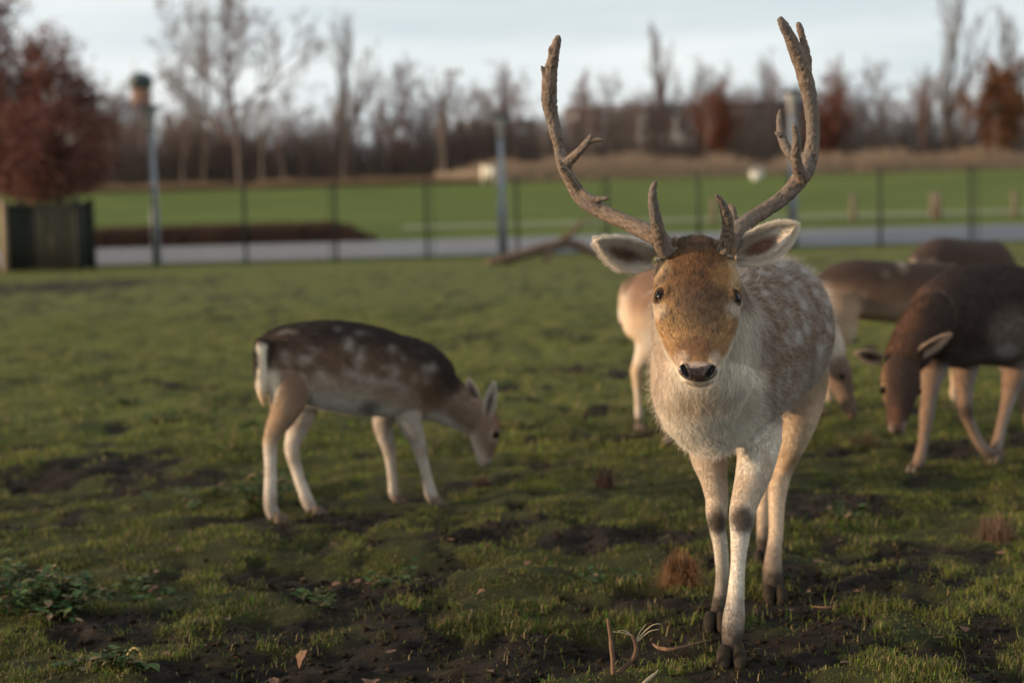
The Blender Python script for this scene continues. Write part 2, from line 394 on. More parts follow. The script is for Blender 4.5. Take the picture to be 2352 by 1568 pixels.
def sample(me, n, dens, seed):
    """area weighted points: triangle verts + barycentric"""
    r = np.random.default_rng(seed); me.calc_loop_triangles()
    T = np.empty(len(me.loop_triangles) * 3, np.int32); me.loop_triangles.foreach_get('vertices', T); T = T.reshape(-1, 3)
    V, _ = mverts(me); ar = np.linalg.norm(np.cross(V[T[:, 1]] - V[T[:, 0]], V[T[:, 2]] - V[T[:, 0]]), axis=1)
    w = ar * dens[T].mean(1); c = np.cumsum(w); i = np.searchsorted(c, r.random(n) * c[-1]); i = np.minimum(i, len(T) - 1)
    b = r.random((n, 2)); f = b.sum(1) > 1; b[f] = 1 - b[f]; B = np.column_stack([1 - b.sum(1), b])
    return T[i], B
def furry(name, me, n, length, dens, flow, lift, col, parent, mat, seed=1, rad=.00035, k=4, clump=.5, csc=.03, jit=.25, droop=0.15, salt=None, saltc=(.66, .63, .60), pepper=None):
    r = np.random.default_rng(seed); V, Nn = mverts(me); T, B = sample(me, n, dens, seed)
    ip = lambda a: (a[T] * (B[:, :, None] if a.ndim == 2 else B)).sum(1)
    p, nn, L, fl, lf, c = ip(V), nrm(ip(Nn)), ip(length), ip(flow), ip(lift), ip(col)
    cl = np.stack([fbm(p, csc, 2, 5), fbm(p, csc, 2, 6), fbm(p, csc, 2, 7)], 1) - .5
    d = nrm(fl) + cl * 2 * clump + r.normal(0, jit, (n, 3)); d = nrm(d - nn * (d * nn).sum(1, keepdims=True))
    L = L * (.6 + .7 * r.random(n)); lf = lf * (.7 + .6 * r.random(n))
    d0 = nrm(d + nn * (lf * 1.5)[:, None]); P = [p - nn * .001]; q = p
    for j in range(1, k):
        dj = nrm(d0 * (1 - j / k * .5) + d * (j / k * .6) + np.array([0, 0, -droop]) * j / k)
        q = q + dj * (L / (k - 1))[:, None]; P.append(q)
    P = np.stack(P, 1); R = np.linspace(1, .15, k)[None, :] * (rad * (.7 + .6 * r.random(n)))[:, None]
    c = c * (.72 + .56 * r.random(n))[:, None]
    if salt is not None: c = np.where((r.random(n) < ip(salt))[:, None], c * .35 + np.array(saltc) * .65, c)
    if pepper is not None: c = np.where((r.random(n) < ip(pepper))[:, None], c * .3, c)
    return curves_obj(name, P, R, np.clip(c, 0, 1), mat, parent)
def soften(me, c, it, keep=None):
    """blur vertex colours over the skin so that markings fade into each other"""
    E = np.empty(len(me.edges) * 2, np.int32); me.edges.foreach_get('vertices', E); a, b = E[0::2], E[1::2]; n = len(c)
    deg = np.bincount(a, minlength=n) + np.bincount(b, minlength=n) + 1.0
    o = c
    for _ in range(it):
        o = np.stack([(o[:, k] + np.bincount(a, o[b, k], n) + np.bincount(b, o[a, k], n)) / deg for k in range(3)], 1)
        if keep is not None: o = np.where(keep[:, None], c, o)
    return o
def hairmat(name):
    m = bpy.data.materials.new(name); m.use_nodes = True; t = m.node_tree; t.nodes.clear()
    o = N(t, 'ShaderNodeOutputMaterial'); a = N(t, 'ShaderNodeAttribute'); a.attribute_name = 'col'
    d = N(t, 'ShaderNodeBsdfDiffuse'); tr = N(t, 'ShaderNodeBsdfTranslucent'); g = N(t, 'ShaderNodeBsdfGlossy'); g.inputs['Roughness'].default_value = .45
    m1 = N(t, 'ShaderNodeMixShader'); m1.inputs[0].default_value = .30; m2 = N(t, 'ShaderNodeMixShader'); m2.inputs[0].default_value = .03
    t.links.new(a.outputs['Color'], d.inputs[0]); t.links.new(a.outputs['Color'], tr.inputs[0])
    t.links.new(d.outputs[0], m1.inputs[1]); t.links.new(tr.outputs[0], m1.inputs[2]); t.links.new(m1.outputs[0], m2.inputs[1]); t.links.new(g.outputs[0], m2.inputs[2]); t.links.new(m2.outputs[0], o.inputs[0])
    return m
FUR = hairmat('deer_hair')
SKIN = material('deer_coat', attr='col', rough=.9, spec=.15, noise=(140, .25, (1, 1, 1)), bump=(160, .35, .004))
HORNY = material('hoof_horn', (.028, .020, .014), .85, spec=.12, noise=(80, .4, (1, 1, 1)), bump=(120, .4, .003))
def lerp(a, b, t): return a + (b - a) * t[:, None]
C_ = lambda *a: np.array(a, float)
def blend(c, new, w): return c + (np.asarray(new) - c) * np.clip(w, 0, 1)[:, None]
def ell(px, py, cx, cy, rx, ry, soft=.5): return 1 - sstep(1 - soft, 1 + soft, np.sqrt(((px - cx) / rx) ** 2 + ((py - cy) / ry) ** 2))

def eyeball(name, c, r, fwd, parent):
    """glossy dark eye with brown iris and a wide dark pupil"""
    nu, nv = 24, 16; th = np.linspace(0, 2 * np.pi, nu, endpoint=False); ph = np.linspace(0.02, np.pi - .02, nv)
    f = nrm(fwd); s = nrm(np.cross(f, [0, 0, 1.0])); u = np.cross(s, f)
    X = np.sin(ph)[:, None] * np.cos(th)[None]; Z = np.sin(ph)[:, None] * np.sin(th)[None]; Yf = np.repeat(np.cos(ph)[:, None], nu, 1)
    V = c + r * (X[..., None] * s + Z[..., None] * u + Yf[..., None] * f); V = V.reshape(-1, 3)
    a, b2 = X.ravel(), Z.ravel()
    col = np.tile(C_(.042, .016, .006), (len(V), 1)); rr = np.sqrt(a ** 2 + b2 ** 2)
    col = blend(col, (.02, .008, .004), sstep(.55, .8, rr)); col = blend(col, (.003, .002, .002), 1 - sstep(.85, 1.05, np.sqrt((a / .78) ** 2 + (b2 / .50) ** 2)))
    me = mesh_np(name, *(lambda q: (q[0], [q[1], q[2]]))(_skin(V, nv, nu, V[0], V[-1], 0))); smooth(me); setcol(me, np.concatenate([col, col[:1], col[-1:]]))
    return child(name, me, EYE, parent)
EYE = material('eye', attr='col', rough=.06, spec=.14)
def ear(parent, base, tip, wdir, bdir, Wd, depth, outer, inner, rim, hairs=0, seed=3, roll=.0, prof=None):
    """cupped leaf-shaped ear, opening away from bdir"""
    base, tip = np.asarray(base, float), np.asarray(tip, float); ax = tip - base; Ln = np.linalg.norm(ax); a = ax / Ln
    w = nrm(np.asarray(wdir) - a * (np.asarray(wdir) @ a)); bk = nrm(np.asarray(bdir) - a * (np.asarray(bdir) @ a)); bk = nrm(bk - w * (bk @ w))
    nu, nv = 26, 17; U = np.linspace(0, 1, nu); Vv = np.linspace(-1, 1, nv)
    pw = np.interp(U, [0, .12, .3, .5, .7, .85, .95, 1], [.50, .68, .95, 1.0, .84, .56, .28, .05]) * Wd
    dp = np.interp(U, [0, .3, .6, 1], [1.15, 1.0, .6, .12]) * depth
    g = []; r = np.random.default_rng(seed)
    for sgn in (0, 1):
        th = .0035 * sgn
        P = base + U[:, None, None] * ax + (Vv[None, :] * pw[:, None])[..., None] * w + ((1 - Vv[None, :] ** 2) * dp[:, None] + th * (1 - Vv[None, :] ** 4 * .8))[..., None] * bk
        P = P + (np.sin(U * 3.1)[:, None] * roll * Wd)[..., None] * w
        g.append(P.reshape(-1, 3))
    V = np.concatenate(g); i = np.arange(nu - 1)[:, None] * nv + np.arange(nv - 1)[None, :]
    Q = np.stack([i, i + 1, i + nv + 1, i + nv], -1).reshape(-1, 4); Q = np.concatenate([Q, Q[:, ::-1] + nu * nv])
    e = np.concatenate([np.arange(nu) * nv, (nu - 1) * nv + np.arange(1, nv), np.arange(nu - 2, -1, -1) * nv + nv - 1]); 
    E = np.stack([e[:-1], e[:-1] + nu * nv, e[1:] + nu * nv, e[1:]], 1)
    me = mesh_np('ear', V, np.concatenate([Q, E])); smooth(me)
    UU, VV = np.repeat(U, nv), np.tile(Vv, nu); edge = np.maximum(np.abs(VV) ** 3, sstep(.8, 1, UU))
    ci = np.tile(C_(*rim), (nu * nv, 1)); ci = blend(ci, inner, (1 - sstep(.35, .95, np.sqrt(((UU - .42) / .48) ** 2 + (VV / .75) ** 2))))
    ci = blend(ci, C_(*rim) * .75, sstep(.55, .9, fbm(np.stack([UU * 3, VV * 3, UU * 0], 1), 1.0, 3, seed)) * .8)
    co_ = np.tile(C_(*outer), (nu * nv, 1)); co_ = blend(co_, rim, edge)
    col = np.concatenate([ci, co_]); setcol(me, col)
    o = child('ear', me, SKIN, parent)
    if hairs:
        n = len(V); flow = np.tile(a, (n, 1)) + np.concatenate([VV, VV])[:, None] * w * .5
        ed = np.concatenate([edge, edge]); ins = np.concatenate([np.ones(nu * nv), np.zeros(nu * nv)])
        ln = .008 + .010 * ins * (1 - ed) + .003 * ed; lf = .35 + .5 * ins * (1 - ed) + .3 * ed
        furry('fur', me, hairs, ln, 1 + ed * 1.5, flow, lf, blend(col, rim, np.full(len(col), .25)), o, FUR, seed, .00028, clump=.35, csc=.012, jit=.22, droop=.05)
    return o

# ---------------------------------------------------------------- the fallow buck
z3 = lambda zx, zy: (1378.1 + .4508 * zx, 861.3 + .4508 * zy)
def legrows(pts, fa=1.0):
    o = []
    for zx, zy, hw_, Y in pts:
        px, py = z3(zx, zy); r_ = hw_ * .4508 * Y / FPX
        o.append((*at(px, py, Y), r_ * .94, r_ * fa, r_ * fa))
    return o
def rows_px(pts): return [(*at(a[0], a[1], a[2]), *a[3:]) for a in pts]
FW = np.array([-math.sin(math.radians(21)), -math.cos(math.radians(21)), 0])
bk = Body()
bk.loft('torso', rows_px([(1638, 945, 3.76, .03, .04, .03), (1640, 930, 3.80, .085, .10, .08), (1643, 905, 3.86, .128, .15, .118), (1648, 875, 3.94, .152, .185, .148), (1664, 845, 4.06, .162, .205, .168), (1696, 808, 4.20, .166, .212, .182),
      (1736, 780, 4.38, .174, .208, .180), (1766, 762, 4.53, .170, .198, .165), (1786, 756, 4.66, .142, .172, .160), (1797, 757, 4.75, .095, .12, .12), (1802, 758, 4.79, .03, .04, .04)]), (0, 0, 1), 4, 40, 2.15)
bk.loft('neck', rows_px([(1690, 800, 4.10, .13, .12, .12), (1660, 820, 3.98, .138, .15, .15), (1636, 800, 3.89, .126, .135, .150), (1618, 755, 3.80, .113, .12, .135), (1608, 705, 3.72, .098, .10, .115), (1602, 660, 3.66, .082, .08, .09), (1600, 630, 3.63, .06, .06, .06)]), (0, .6, .8), 4, 36, 2.1)
H0, H1 = at(1599, 592, 3.665), at(1604, 884, 3.425); hax = H1 - H0; HL = np.linalg.norm(hax); HA = hax / HL
HS = nrm(CR * math.cos(math.radians(2.2)) + CU * math.sin(math.radians(2.2))); HS = nrm(HS - HA * (HS @ HA)); HFr = np.cross(HS, HA) ; HFr = HFr if HFr[1] < 0 else -HFr
hr = [(-.10, .035, .02, .04), (-.05, .060, .036, .06), (.02, .075, .046, .075), (.12, .084, .053, .09), (.25, .0885, .056, .10), (.36, .0895, .055, .105), (.46, .0865, .050, .105), (.56, .080, .046, .098), (.66, .071, .043, .087), (.76, .059, .041, .072), (.84, .048, .038, .052), (.90, .041, .036, .036), (.945, .036, .031, .024), (.975, .028, .022, .016), (.99, .012, .010, .008)]
bk.loft('head', [(*(H0 + hax * t_), w_, f_, b_) for t_, w_, f_, b_ in hr], HFr, 3, 40, 1.95)
def hp(t_, s_, f_): return H0 + hax * t_ + HS * s_ + HFr * f_
for sg in (-1, 1):
    bk.loft('head', [(*hp(.12, sg * .050, .024), .012, .012, .012), (*hp(.24, sg * .064, .024), .019, .017, .019), (*hp(.32, sg * .075, .018), .016, .014, .018), (*hp(.38, sg * .080, .002), .008, .008, .008)], HFr, 3, 16)      # brow ridge
    bk.loft('head', [(*hp(.42, sg * .070, .006), .012, .012, .012), (*hp(.54, sg * .060, .018), .018, .018, .018), (*hp(.68, sg * .046, .018), .012, .012, .012)], HFr, 3, 16)     # cheekbone
    bk.loft('head', [(*hp(.82, sg * .018, .020), .012, .014, .012), (*hp(.91, sg * .025, .016), .016, .018, .014), (*hp(.955, sg * .022, .008), .010, .010, .010)], HFr, 3, 16)      # nostril wing
    bk.loft('pedicle', [(*hp(.08, sg * .052, .01), .028, .028, .028), (*hp(.03, sg * .060, .030), .024, .024, .024), (*hp(.0, sg * .064, .042), .018, .018, .018)], HFr, 3, 16)
bk.loft('neck', rows_px([(1606, 790, 3.72, .055, .06, .06), (1612, 835, 3.745, .088, .075, .08), (1622, 885, 3.775, .110, .09, .085), (1634, 935, 3.815, .112, .09, .08), (1642, 975, 3.86, .09, .08, .08)]), (0, 1, .2), 4, 28)
bk.loft('chin', [(*hp(.66, 0, -.055), .034, .030, .03), (*hp(.80, 0, -.040), .028, .022, .02), (*hp(.90, 0, -.030), .022, .014, .012), (*hp(.935, 0, -.026), .008, .006, .006)], HFr, 3, 20)
LF = legrows([(800, 180, 120, 4.02), (808, 300, 122, 3.96), (802, 400, 108, 3.91), (783, 500, 96, 3.88), (752, 600, 80, 3.86), (729, 680, 70, 3.84), (722, 740, 66, 3.82), (714, 820, 51, 3.81), (704, 950, 39, 3.80), (697, 1050, 41, 3.79), (690, 1150, 48, 3.785), (684, 1215, 57, 3.775), (678, 1280, 59, 3.755), (673, 1350, 56, 3.742), (671, 1415, 50, 3.735), (671, 1440, 40, 3.735)])
RF = legrows([(570, 180, 120, 4.08), (552, 310, 112, 4.04), (556, 420, 96, 4.02), (578, 520, 74, 4.01), (594, 620, 61, 4.01), (594, 700, 57, 4.00), (598, 770, 46, 4.00), (614, 870, 38, 4.02), (623, 1000, 35, 4.06), (616, 1100, 35, 4.075), (602, 1180, 38, 4.07), (592, 1235, 36, 4.06), (588, 1262, 32, 4.055)])
RH = legrows([(960, -120, 190, 4.60), (1000, 0, 170, 4.56), (1012, 120, 138, 4.53), (1004, 240, 104, 4.50), (982, 340, 76, 4.50), (952, 430, 56, 4.53), (928, 500, 50, 4.54), (908, 570, 52, 4.52), (900, 660, 43, 4.48), (897, 800, 38, 4.43), (886, 900, 41, 4.39), (880, 980, 51, 4.36), (882, 1050, 56, 4.34), (886, 1100, 52, 4.33), (888, 1125, 44, 4.33)])
LH = legrows([(860, 60, 150, 4.66), (850, 250, 100, 4.68), (850, 400, 66, 4.74), (846, 520, 46, 4.80), (836, 640, 38, 4.80), (830, 750, 33, 4.79), (828, 850, 31, 4.78), (832, 915, 31, 4.77), (833, 945, 26, 4.77)])
for tg, rw in (('lf', LF), ('rf', RF), ('rh', RH), ('lh', LH)): bk.loft(tg, rw, FW, 4, 24)
def hoof(parent, c, fwd, wd, ln, ht, mat=None):
    """cloven hoof: two tapering toes"""
    f = nrm(np.array([fwd[0], fwd[1], 0.])); s = np.array([-f[1], f[0], 0])
    P = Parts()
    for sg in (-1, 1):
        rows = []
        for t_, h_, w_ in ((-.45, .95, .9), (-.15, 1.0, 1.0), (.2, .86, .92), (.45, .55, .7), (.62, .22, .35)):
            cc = np.asarray(c) + f * (t_ * ln) + s * sg * wd * (.235 + (.05 * max(t_, 0))); rows.append((cc, h_ * ht, w_ * wd * .265))
        th = np.linspace(0, 2 * np.pi, 14, endpoint=False); V = []
        for cc, h_, w_ in rows:
            zz = np.clip(.5 + .62 * np.sin(th), 0, 1.05) * h_; xx = np.cos(th) * w_ * (1.12 - .3 * zz / ht)
            V.append(cc + xx[:, None] * s + zz[:, None] * np.array([0, 0, 1.]))
        V = np.concatenate(V); P.add(_skin(V, 5, 14, V[:14].mean(0), V[-14:].mean(0), 0))
    me = P.mesh('hoof'); smooth(me); return child('hoof', me, mat or HORNY, parent)
HORNB = material('muddy_hoof', (.12, .09, .07), .9, spec=.1, noise=(60, .5, (1, 1, 1)))

# eyelid rims are grown into the skin: find the eye spots on a coarse skin first
tmp = bk.skin('tmp', .006, 3); tv, _ = mverts(tmp); tmp.calc_loop_triangles()
bvh = BVHTree.FromPolygons([Vector(v) for v in tv], [tuple(t_.vertices) for t_ in tmp.loop_triangles]); bpy.data.meshes.remove(tmp)
def hit(px, py, b=None):
    d = nrm(ray(px, py)); h = (b or bvh).ray_cast(Vector(CAM), Vector(d))
    return (np.array(h[0]), np.array(h[1])) if h[0] is not None else (at(px, py, 3.5), np.array([0, -1., 0]))
EYES = []
et = .40
for _ in range(12): et += (681 - .5 * (proj(hp(et, -.079, .026))[1] + proj(hp(et, .079, .026))[1])) / 300
for sg in (-1, 1):
    fw = nrm(HS * sg * .80 + HFr * .55 + HA * .16); c = hp(et, sg * .0795, .0255) - fw * .0105; EYES.append((c, fw, sg))
    s1 = nrm(np.cross(fw, HA)); u1 = np.cross(s1, fw); ang = np.linspace(0, 2 * np.pi, 25)
    for lo, hi, rr, th in ((0, 2 * np.pi, .0172, .0050),):
        pts = [(*(c + fw * .008 + (s1 * math.cos(a_) * 1.12 + u1 * math.sin(a_) * .92) * rr), th, th, th) for a_ in np.linspace(lo, hi, 25)]
        bk.loft('lid', pts, fw, 1, 8)
bme = bk.skin('body', .0032, 6)
V, NV = mverts(bme); px, py = proj(V); tag, tt, TT, UU = bk.tags(V)
nz1, nz2, nz3 = fbm(V, .030, 3, 1), fbm(V, .012, 2, 2), fbm(V, .11, 2, 3)
c = np.tile(C_(.26, .17, .115), (len(V), 1)); ln = np.full(len(V), .020); den = np.full(len(V), 1.0); lift = np.full(len(V), .20)
is_t = (tag == 'torso'); is_n = tag == 'neck'; is_h = np.isin(tag, ['head', 'lid', 'pedicle', 'chin']); leg = np.isin(tag, ['lf', 'rf', 'rh', 'lh'])
# coat of the trunk: brown back with pale flecks, paler flank, white belly
TN = is_t | is_n | (leg & (V[:, 2] > .60))
up = V[:, 2]
c[TN] = C_(.25, .155, .10); c = blend(c, (.14, .088, .062), TN * sstep(.76, .92, up)); c = blend(c, (.34, .26, .20), TN * sstep(.66, .54, up) * .9)
c = blend(c, (.56, .54, .53), TN * sstep(.48, .70, nz1 * .5 + nz2 * .5) * .75 * sstep(.45, .62, up))
c = blend(c, (.46, .41, .37), TN * sstep(.45, .75, nz3) * .5)
for ax_, ay_, aw, ah in ((1755, 735, 13, 26), (1763, 700, 7, 10), (1840, 700, 9, 12), (1848, 752, 8, 12), (1800, 640, 7, 7), (1865, 668, 8, 7), (1820, 665, 7, 8), (1895, 690, 8, 9), (1903, 750, 6, 12), (1780, 782, 11, 14), (1860, 640, 7, 6), (1828, 772, 9, 15), (1752, 672, 8, 7), (1790, 610, 7, 5), (1845, 625, 7, 5), (1880, 800, 9, 16)):
    c = blend(c, (.66, .64, .63), ell(px + (nz2 - .5) * 16, py + (nz1 - .5) * 16, ax_, ay_, aw, ah) * is_t * .7)
c = blend(c, (.70, .66, .60), is_t * sstep(.52, .44, up + (nz1 - .5) * .06) * .9)
# white throat and chest with a tan wash
fr = (TN & (py > 780)) * sstep(1760, 1690, px + (nz1 - .5) * 50 + (py - 850) * -.12) * sstep(.1, -.35, NV[:, 1])
c = blend(c, (.80, .73, .63), fr)
nkw = (is_n | is_t) * sstep(690, 740, py) * sstep(1752, 1712, px + (nz1 - .5) * 40 + np.maximum(py - 800, 0) * -.2) * sstep(1488, 1512, px + (nz1 - .5) * 20) * sstep(.3, -.1, NV[:, 1])
c = blend(c, (.78, .71, .61), nkw * .9)
c = blend(c, (.50, .34, .21), TN * sstep(1560, 1505, px + (nz1 - .5) * 40) * sstep(700, 780, py) * sstep(985, 900, py) * .5)
c = blend(c, (.47, .35, .22), ell(px + (nz1 - .5) * 50, py + (nz2 - .5) * 30, 1605, 925, 72, 30) * TN * .62)
c = blend(c, (.36, .29, .23), ell(px + (nz1 - .5) * 60, py + (nz2 - .5) * 30, 1700, 925, 60, 45) * TN * .4)
c = blend(c, (.80, .75, .67), ell(px, py + (nz1 - .5) * 30, 1660, 1000, 110, 55, .4) * TN * .95)
# legs
lg = leg & (V[:, 2] <= .62)
c = blend(c, (.72, .65, .56), lg * sstep(.62, .50, up))
c = blend(c, (.46, .31, .19), lg * sstep(.46, .66, fbm(V * np.array([1, 1, .35]), .06, 2, 9)) * .5 * sstep(.20, .3, up))
hind = np.isin(tag, ['rh', 'lh']); c = blend(c, (.58, .39, .22), hind * lg * .55); c = blend(c, (.42, .29, .18), hind * sstep(.42, .62, up) * .8)
for kx, ky, kw, kh in ((1706, 1193, 27, 29), (1645, 1197, 24, 27)):
    c = blend(c, (.075, .055, .042), ell(px + (nz2 - .5) * 12, py + (nz1 - .5) * 16, kx, ky, kw, kh, .35) * np.isin(tag, ['lf', 'rf']) * .95)
c = blend(c, (.20, .15, .115), lg * sstep(.17, .07, up + (nz1 - .5) * .10) * .8); c = blend(c, (.045, .033, .026), lg * sstep(.085, .045, up + (nz2 - .5) * .05))
# face
F = is_h
face = np.tile(C_(.40, .225, .10), (len(V), 1))
face = blend(face, (.52, .32, .14), ell(px, py, 1552, 750, 70, 75, .6) * .8); face = blend(face, (.47, .30, .14), ell(px, py, 1650, 745, 55, 70, .6) * .35)  # left cheek coloured more golden than the right, sunlight painted in
face = blend(face, (.17, .10, .062), ell(px + (nz2 - .5) * 30, py + (nz1 - .5) * 30, 1608, 690, 52, 72, .6) * .8)
face = blend(face, (.27, .125, .048), ell(px, py, 1600, 612, 85, 50, .5) * .9)
face = blend(face, (.13, .085, .06), sstep(590, 560, py + (nz1 - .5) * 20) * sstep(1530, 1560, px) * sstep(1670, 1645, px) * .9)
face = blend(face, (.10, .06, .04), sstep(.62, .70, nz2) * .55 * sstep(800, 700, py))
for sx, bx, by in ((-1, 1517, 622), (1, 1688, 625)):
    face = blend(face, (.66, .50, .31), ell(px, py, bx, by, 24, 34, .5) * .85)
face = blend(face, (.52, .28, .11), ell(px, py, 1656, 637, 24, 28, .4) * .9); face = blend(face, (.30, .15, .06), ell(px, py, 1535, 655, 18, 30, .5) * .6)
face = blend(face, (.66, .53, .39), ell(px, py, 1510, 718, 24, 18, .5) * .85); face = blend(face, (.60, .50, .42), ell(px, py, 1690, 712, 22, 22, .5) * .8)
face = blend(face, (.25, .125, .06), ell(px, py, 1600, 800, 50, 24, .5) * .85)
face = blend(face, (.58, .46, .36), (ell(px, py, 1565, 832, 18, 24, .4) + ell(px, py, 1643, 832, 16, 24, .4)) * .7)
# pale jaw line running down to the muzzle
jl = np.interp(py, [560, 640, 700, 760, 800, 830, 870], [1495, 1496, 1500, 1513, 1530, 1548, 1580]); jr = np.interp(py, [560, 640, 700, 760, 800, 830, 870], [1712, 1708, 1702, 1690, 1672, 1656, 1630])
face = blend(face, (.74, .66, .54), np.maximum(sstep(4, -8, px - jl + (nz2 - .5) * 6), sstep(-4, 8, px - jr + (nz2 - .5) * 6)) * .95)
hf = ((V - H0) @ HFr); face = blend(face, (.76, .70, .60), sstep(-.030, -.050, hf) * .95); face = blend(face, (.66, .58, .46), (tag == 'chin') * .9)
for (ec, ef, sg) in EYES:
    d_ = np.linalg.norm(V - (ec + ef * .008), axis=1); face = blend(face, (.035, .022, .016), sstep(.0225, .0180, d_))
    td = ec + ef * .008 - HS * sg * .020 + HA * .012 + HFr * .004; te = td - HS * sg * .012 + HA * .024
    q_ = np.clip(((V - td) @ (te - td)) / ((te - td) @ (te - td)), 0, 1); dd = np.linalg.norm(V - td - q_[:, None] * (te - td), axis=1); face = blend(face, (.06, .035, .025), sstep(.0065, .002, dd) * .9)
hq = np.stack([(V - H0) @ HS / .0024, (V - H0) @ HFr / .0024, (V - H0) @ HA / .009], 1); stk = fbm(hq, 1.0, 3, 41)
dk = sstep(.50, .72, stk + (nz1 - .5) * .5) * sstep(860, 760, py) * ell(px, py, 1600, 690, 95, 150, .5)
face = blend(face, (.075, .045, .03), dk * .5); face = face * (1 + .6 * (.5 - stk))[:, None]
face = blend(face, (.66, .57, .46), sstep(862, 872, py) * .9)
c = np.where(F[:, None], face, c)
# strand fields
flow = TT.copy()
flow[is_t] = nrm(TT[is_t] * 1.0 + np.array([0, 0, -.55])); flow[is_n] = -TT[is_n] * .5 + np.array([0, 0, -.9]); flow[leg] = TT[leg]
flow[is_h] = -HA + HS * np.clip(((V[is_h] - H0) @ HS), -.08, .08)[:, None] * 5
ln[leg] = np.interp(V[leg, 2], [.05, .3, .45, .6], [.007, .007, .011, .020]); ln[is_n] = .022
ln[F] = np.interp(py[F], [545, 570, 600, 720, 840], [.022, .016, .012, .009, .005]); ln[tag == 'pedicle'] = .007; ln[F & (hf < -.03)] = .014
ln = np.where((is_t & (V[:, 2] < .6)) | (TN & (py > 880)), .024, ln)
lift[F] = .22; lift[F & (py < 570) & (tag == 'head')] = .5; lift[leg] = .15; lift[is_n] = .26
den[F] = 3.6; den[leg] = 1.6; den[leg & (V[:, 2] < .06)] = .25
for (ec, ef, sg) in EYES: den[np.linalg.norm(V - (ec + ef * .009), axis=1) < .0205] = 0
c = soften(bme, c, 7, F)
setcol(bme, c)
buck = empty('fallow_buck', (*gp(1700, 1440)[:2], 0), 'pale spotted fallow buck with tall antlers walking in front of the other deer', 'deer', 'fallow deer in the paddock')
bko = child('body', bme, SKIN, buck)
den = np.where((np.abs(px - 1603) < 40) & (py > 832) & (py < 876) & F, 0, den)
furry('fur', bme, 360000, ln, den, flow, lift, c, bko, FUR, 11, .00036, clump=.55, csc=.028, jit=.22, droop=.12, salt=np.where(TN & ~F, .09, 0.0), pepper=np.where(F & (py < 770) & (np.abs(px - 1600) < 70), .22, .03))
# sparse long guard hairs on the trunk and neck
gl = np.where(is_t | is_n, 1.0, 0.0); furry('fur', bme, 5000, np.full(len(V), .042), gl, flow, np.full(len(V), .75), blend(c, (.6, .52, .44), np.full(len(V), .6)), bko, FUR, 12, .00030, k=6, clump=.9, csc=.05, jit=.5, droop=.25)
for ec, ef, sg in EYES: eyeball('eye', ec, .0172, ef, buck)
for rw, (hx, hy), sz in ((LF, (1680, 1522), .068), (RF, (1643, 1442), .058), (RH, (1780, 1377), .064), (LH, (1753, 1294), .052)):
    q = gp(hx, hy); hoof(buck, (q[0], q[1], -.004), FW + np.array([.25, 0, 0]), sz, sz * 1.15, .040)
# nose pad with nostrils
def nose(parent, cen, S, U_, Nn, hw_, ht, hb, dome, big=True):
    nr, na = 22, 56; rr = np.linspace(0, 1, nr)[1:]; an = np.linspace(0, 2 * np.pi, na, endpoint=False)
    R_, A_ = np.meshgrid(rr, an, indexing='ij'); x = R_ * np.cos(A_); y = R_ * np.sin(A_); x, y = np.r_[0, x.ravel()], np.r_[0, y.ravel()]; r_ = np.sqrt(x * x + y * y)
    X = x * hw_; Yy = np.where(y > 0, y * ht, y * hb); h = dome * (np.sqrt(np.clip(1 - r_ ** 2.6, 0, 1)) - .35)
    ns = np.zeros_like(x); rim = np.zeros_like(x)
    for sg in (-1, 1):
        # comma-shaped slot, from upper outside to lower inside
        t_ = np.clip((.42 - y) / .95, 0, 1); cx = sg * (.74 - .24 * t_ ** 1.6); w_ = .085 + .045 * np.sin(t_ * 3.1)
        d = np.sqrt((x - cx) ** 2 + np.where(y > .42, y - .42, np.where(y < -.50, y + .50, 0)) ** 2); ns = np.maximum(ns, sstep(w_ * 1.25, w_ * .55, d)); rim = np.maximum(rim, np.exp(-((d - w_ * 1.9) / .09) ** 2))
    h = h - ns * dome * .75 + rim * dome * .10 - np.exp(-(x / .05) ** 2) * sstep(.1, -.5, y) * dome * .06
    Vn = cen + X[:, None] * S + Yy[:, None] * U_ + h[:, None] * Nn
    Q = []; j = np.arange(na)
    for k in range(nr - 2):
        a = 1 + k * na; Q.append(np.stack([a + j, a + (j + 1) % na, a + na + (j + 1) % na, a + na + j], 1))
    me = mesh_np('nose', Vn, [np.concatenate(Q), np.stack([np.zeros(na, int), 1 + (j + 1) % na, 1 + j], 1)[:, ::-1]]); smooth(me)
    nn_ = fbm(np.stack([x, y, x * 0], 1), .16, 2, 4)
    col = np.tile(C_(.020, .014, .014), (len(x), 1)); col = blend(col, (.05, .03, .025), sstep(.5, .75, nn_) * .8)
    yy = y + (nn_ - .5) * .5 - np.abs(x) * .15; col = blend(col, (.34, .25, .20), sstep(.25, .55, yy) * sstep(.55, .42, np.abs(x))); col = blend(col, (.23, .12, .06), sstep(.75, .95, yy))
    col = blend(col, (.20, .145, .115), sstep(.80, .97, r_ + (nn_ - .5) * .25) * sstep(.35, .1, y)); col = blend(col, (.035, .025, .022), sstep(.34, .60, np.abs(x)) * sstep(.90, .74, r_) * .85)
    col = blend(col, (.40, .31, .24), sstep(-.88, -.98, y)); col = blend(col, (.27, .15, .08), sstep(.75, .95, r_) * sstep(.5, .8, y)); col = blend(col, (.006, .005, .005), ns)
    setcol(me, col); return child('nose', me, NOSE, parent)
NOSE = material('nose_leather', attr='col', rough=.38, spec=.5, bump=(420, .5, .0015))
vdir = nrm(CAM - at(1603, 846, 3.43))
nb = BVHTree.FromPolygons([Vector(v) for v in V], [tuple(p.vertices) for p in bme.polygons])
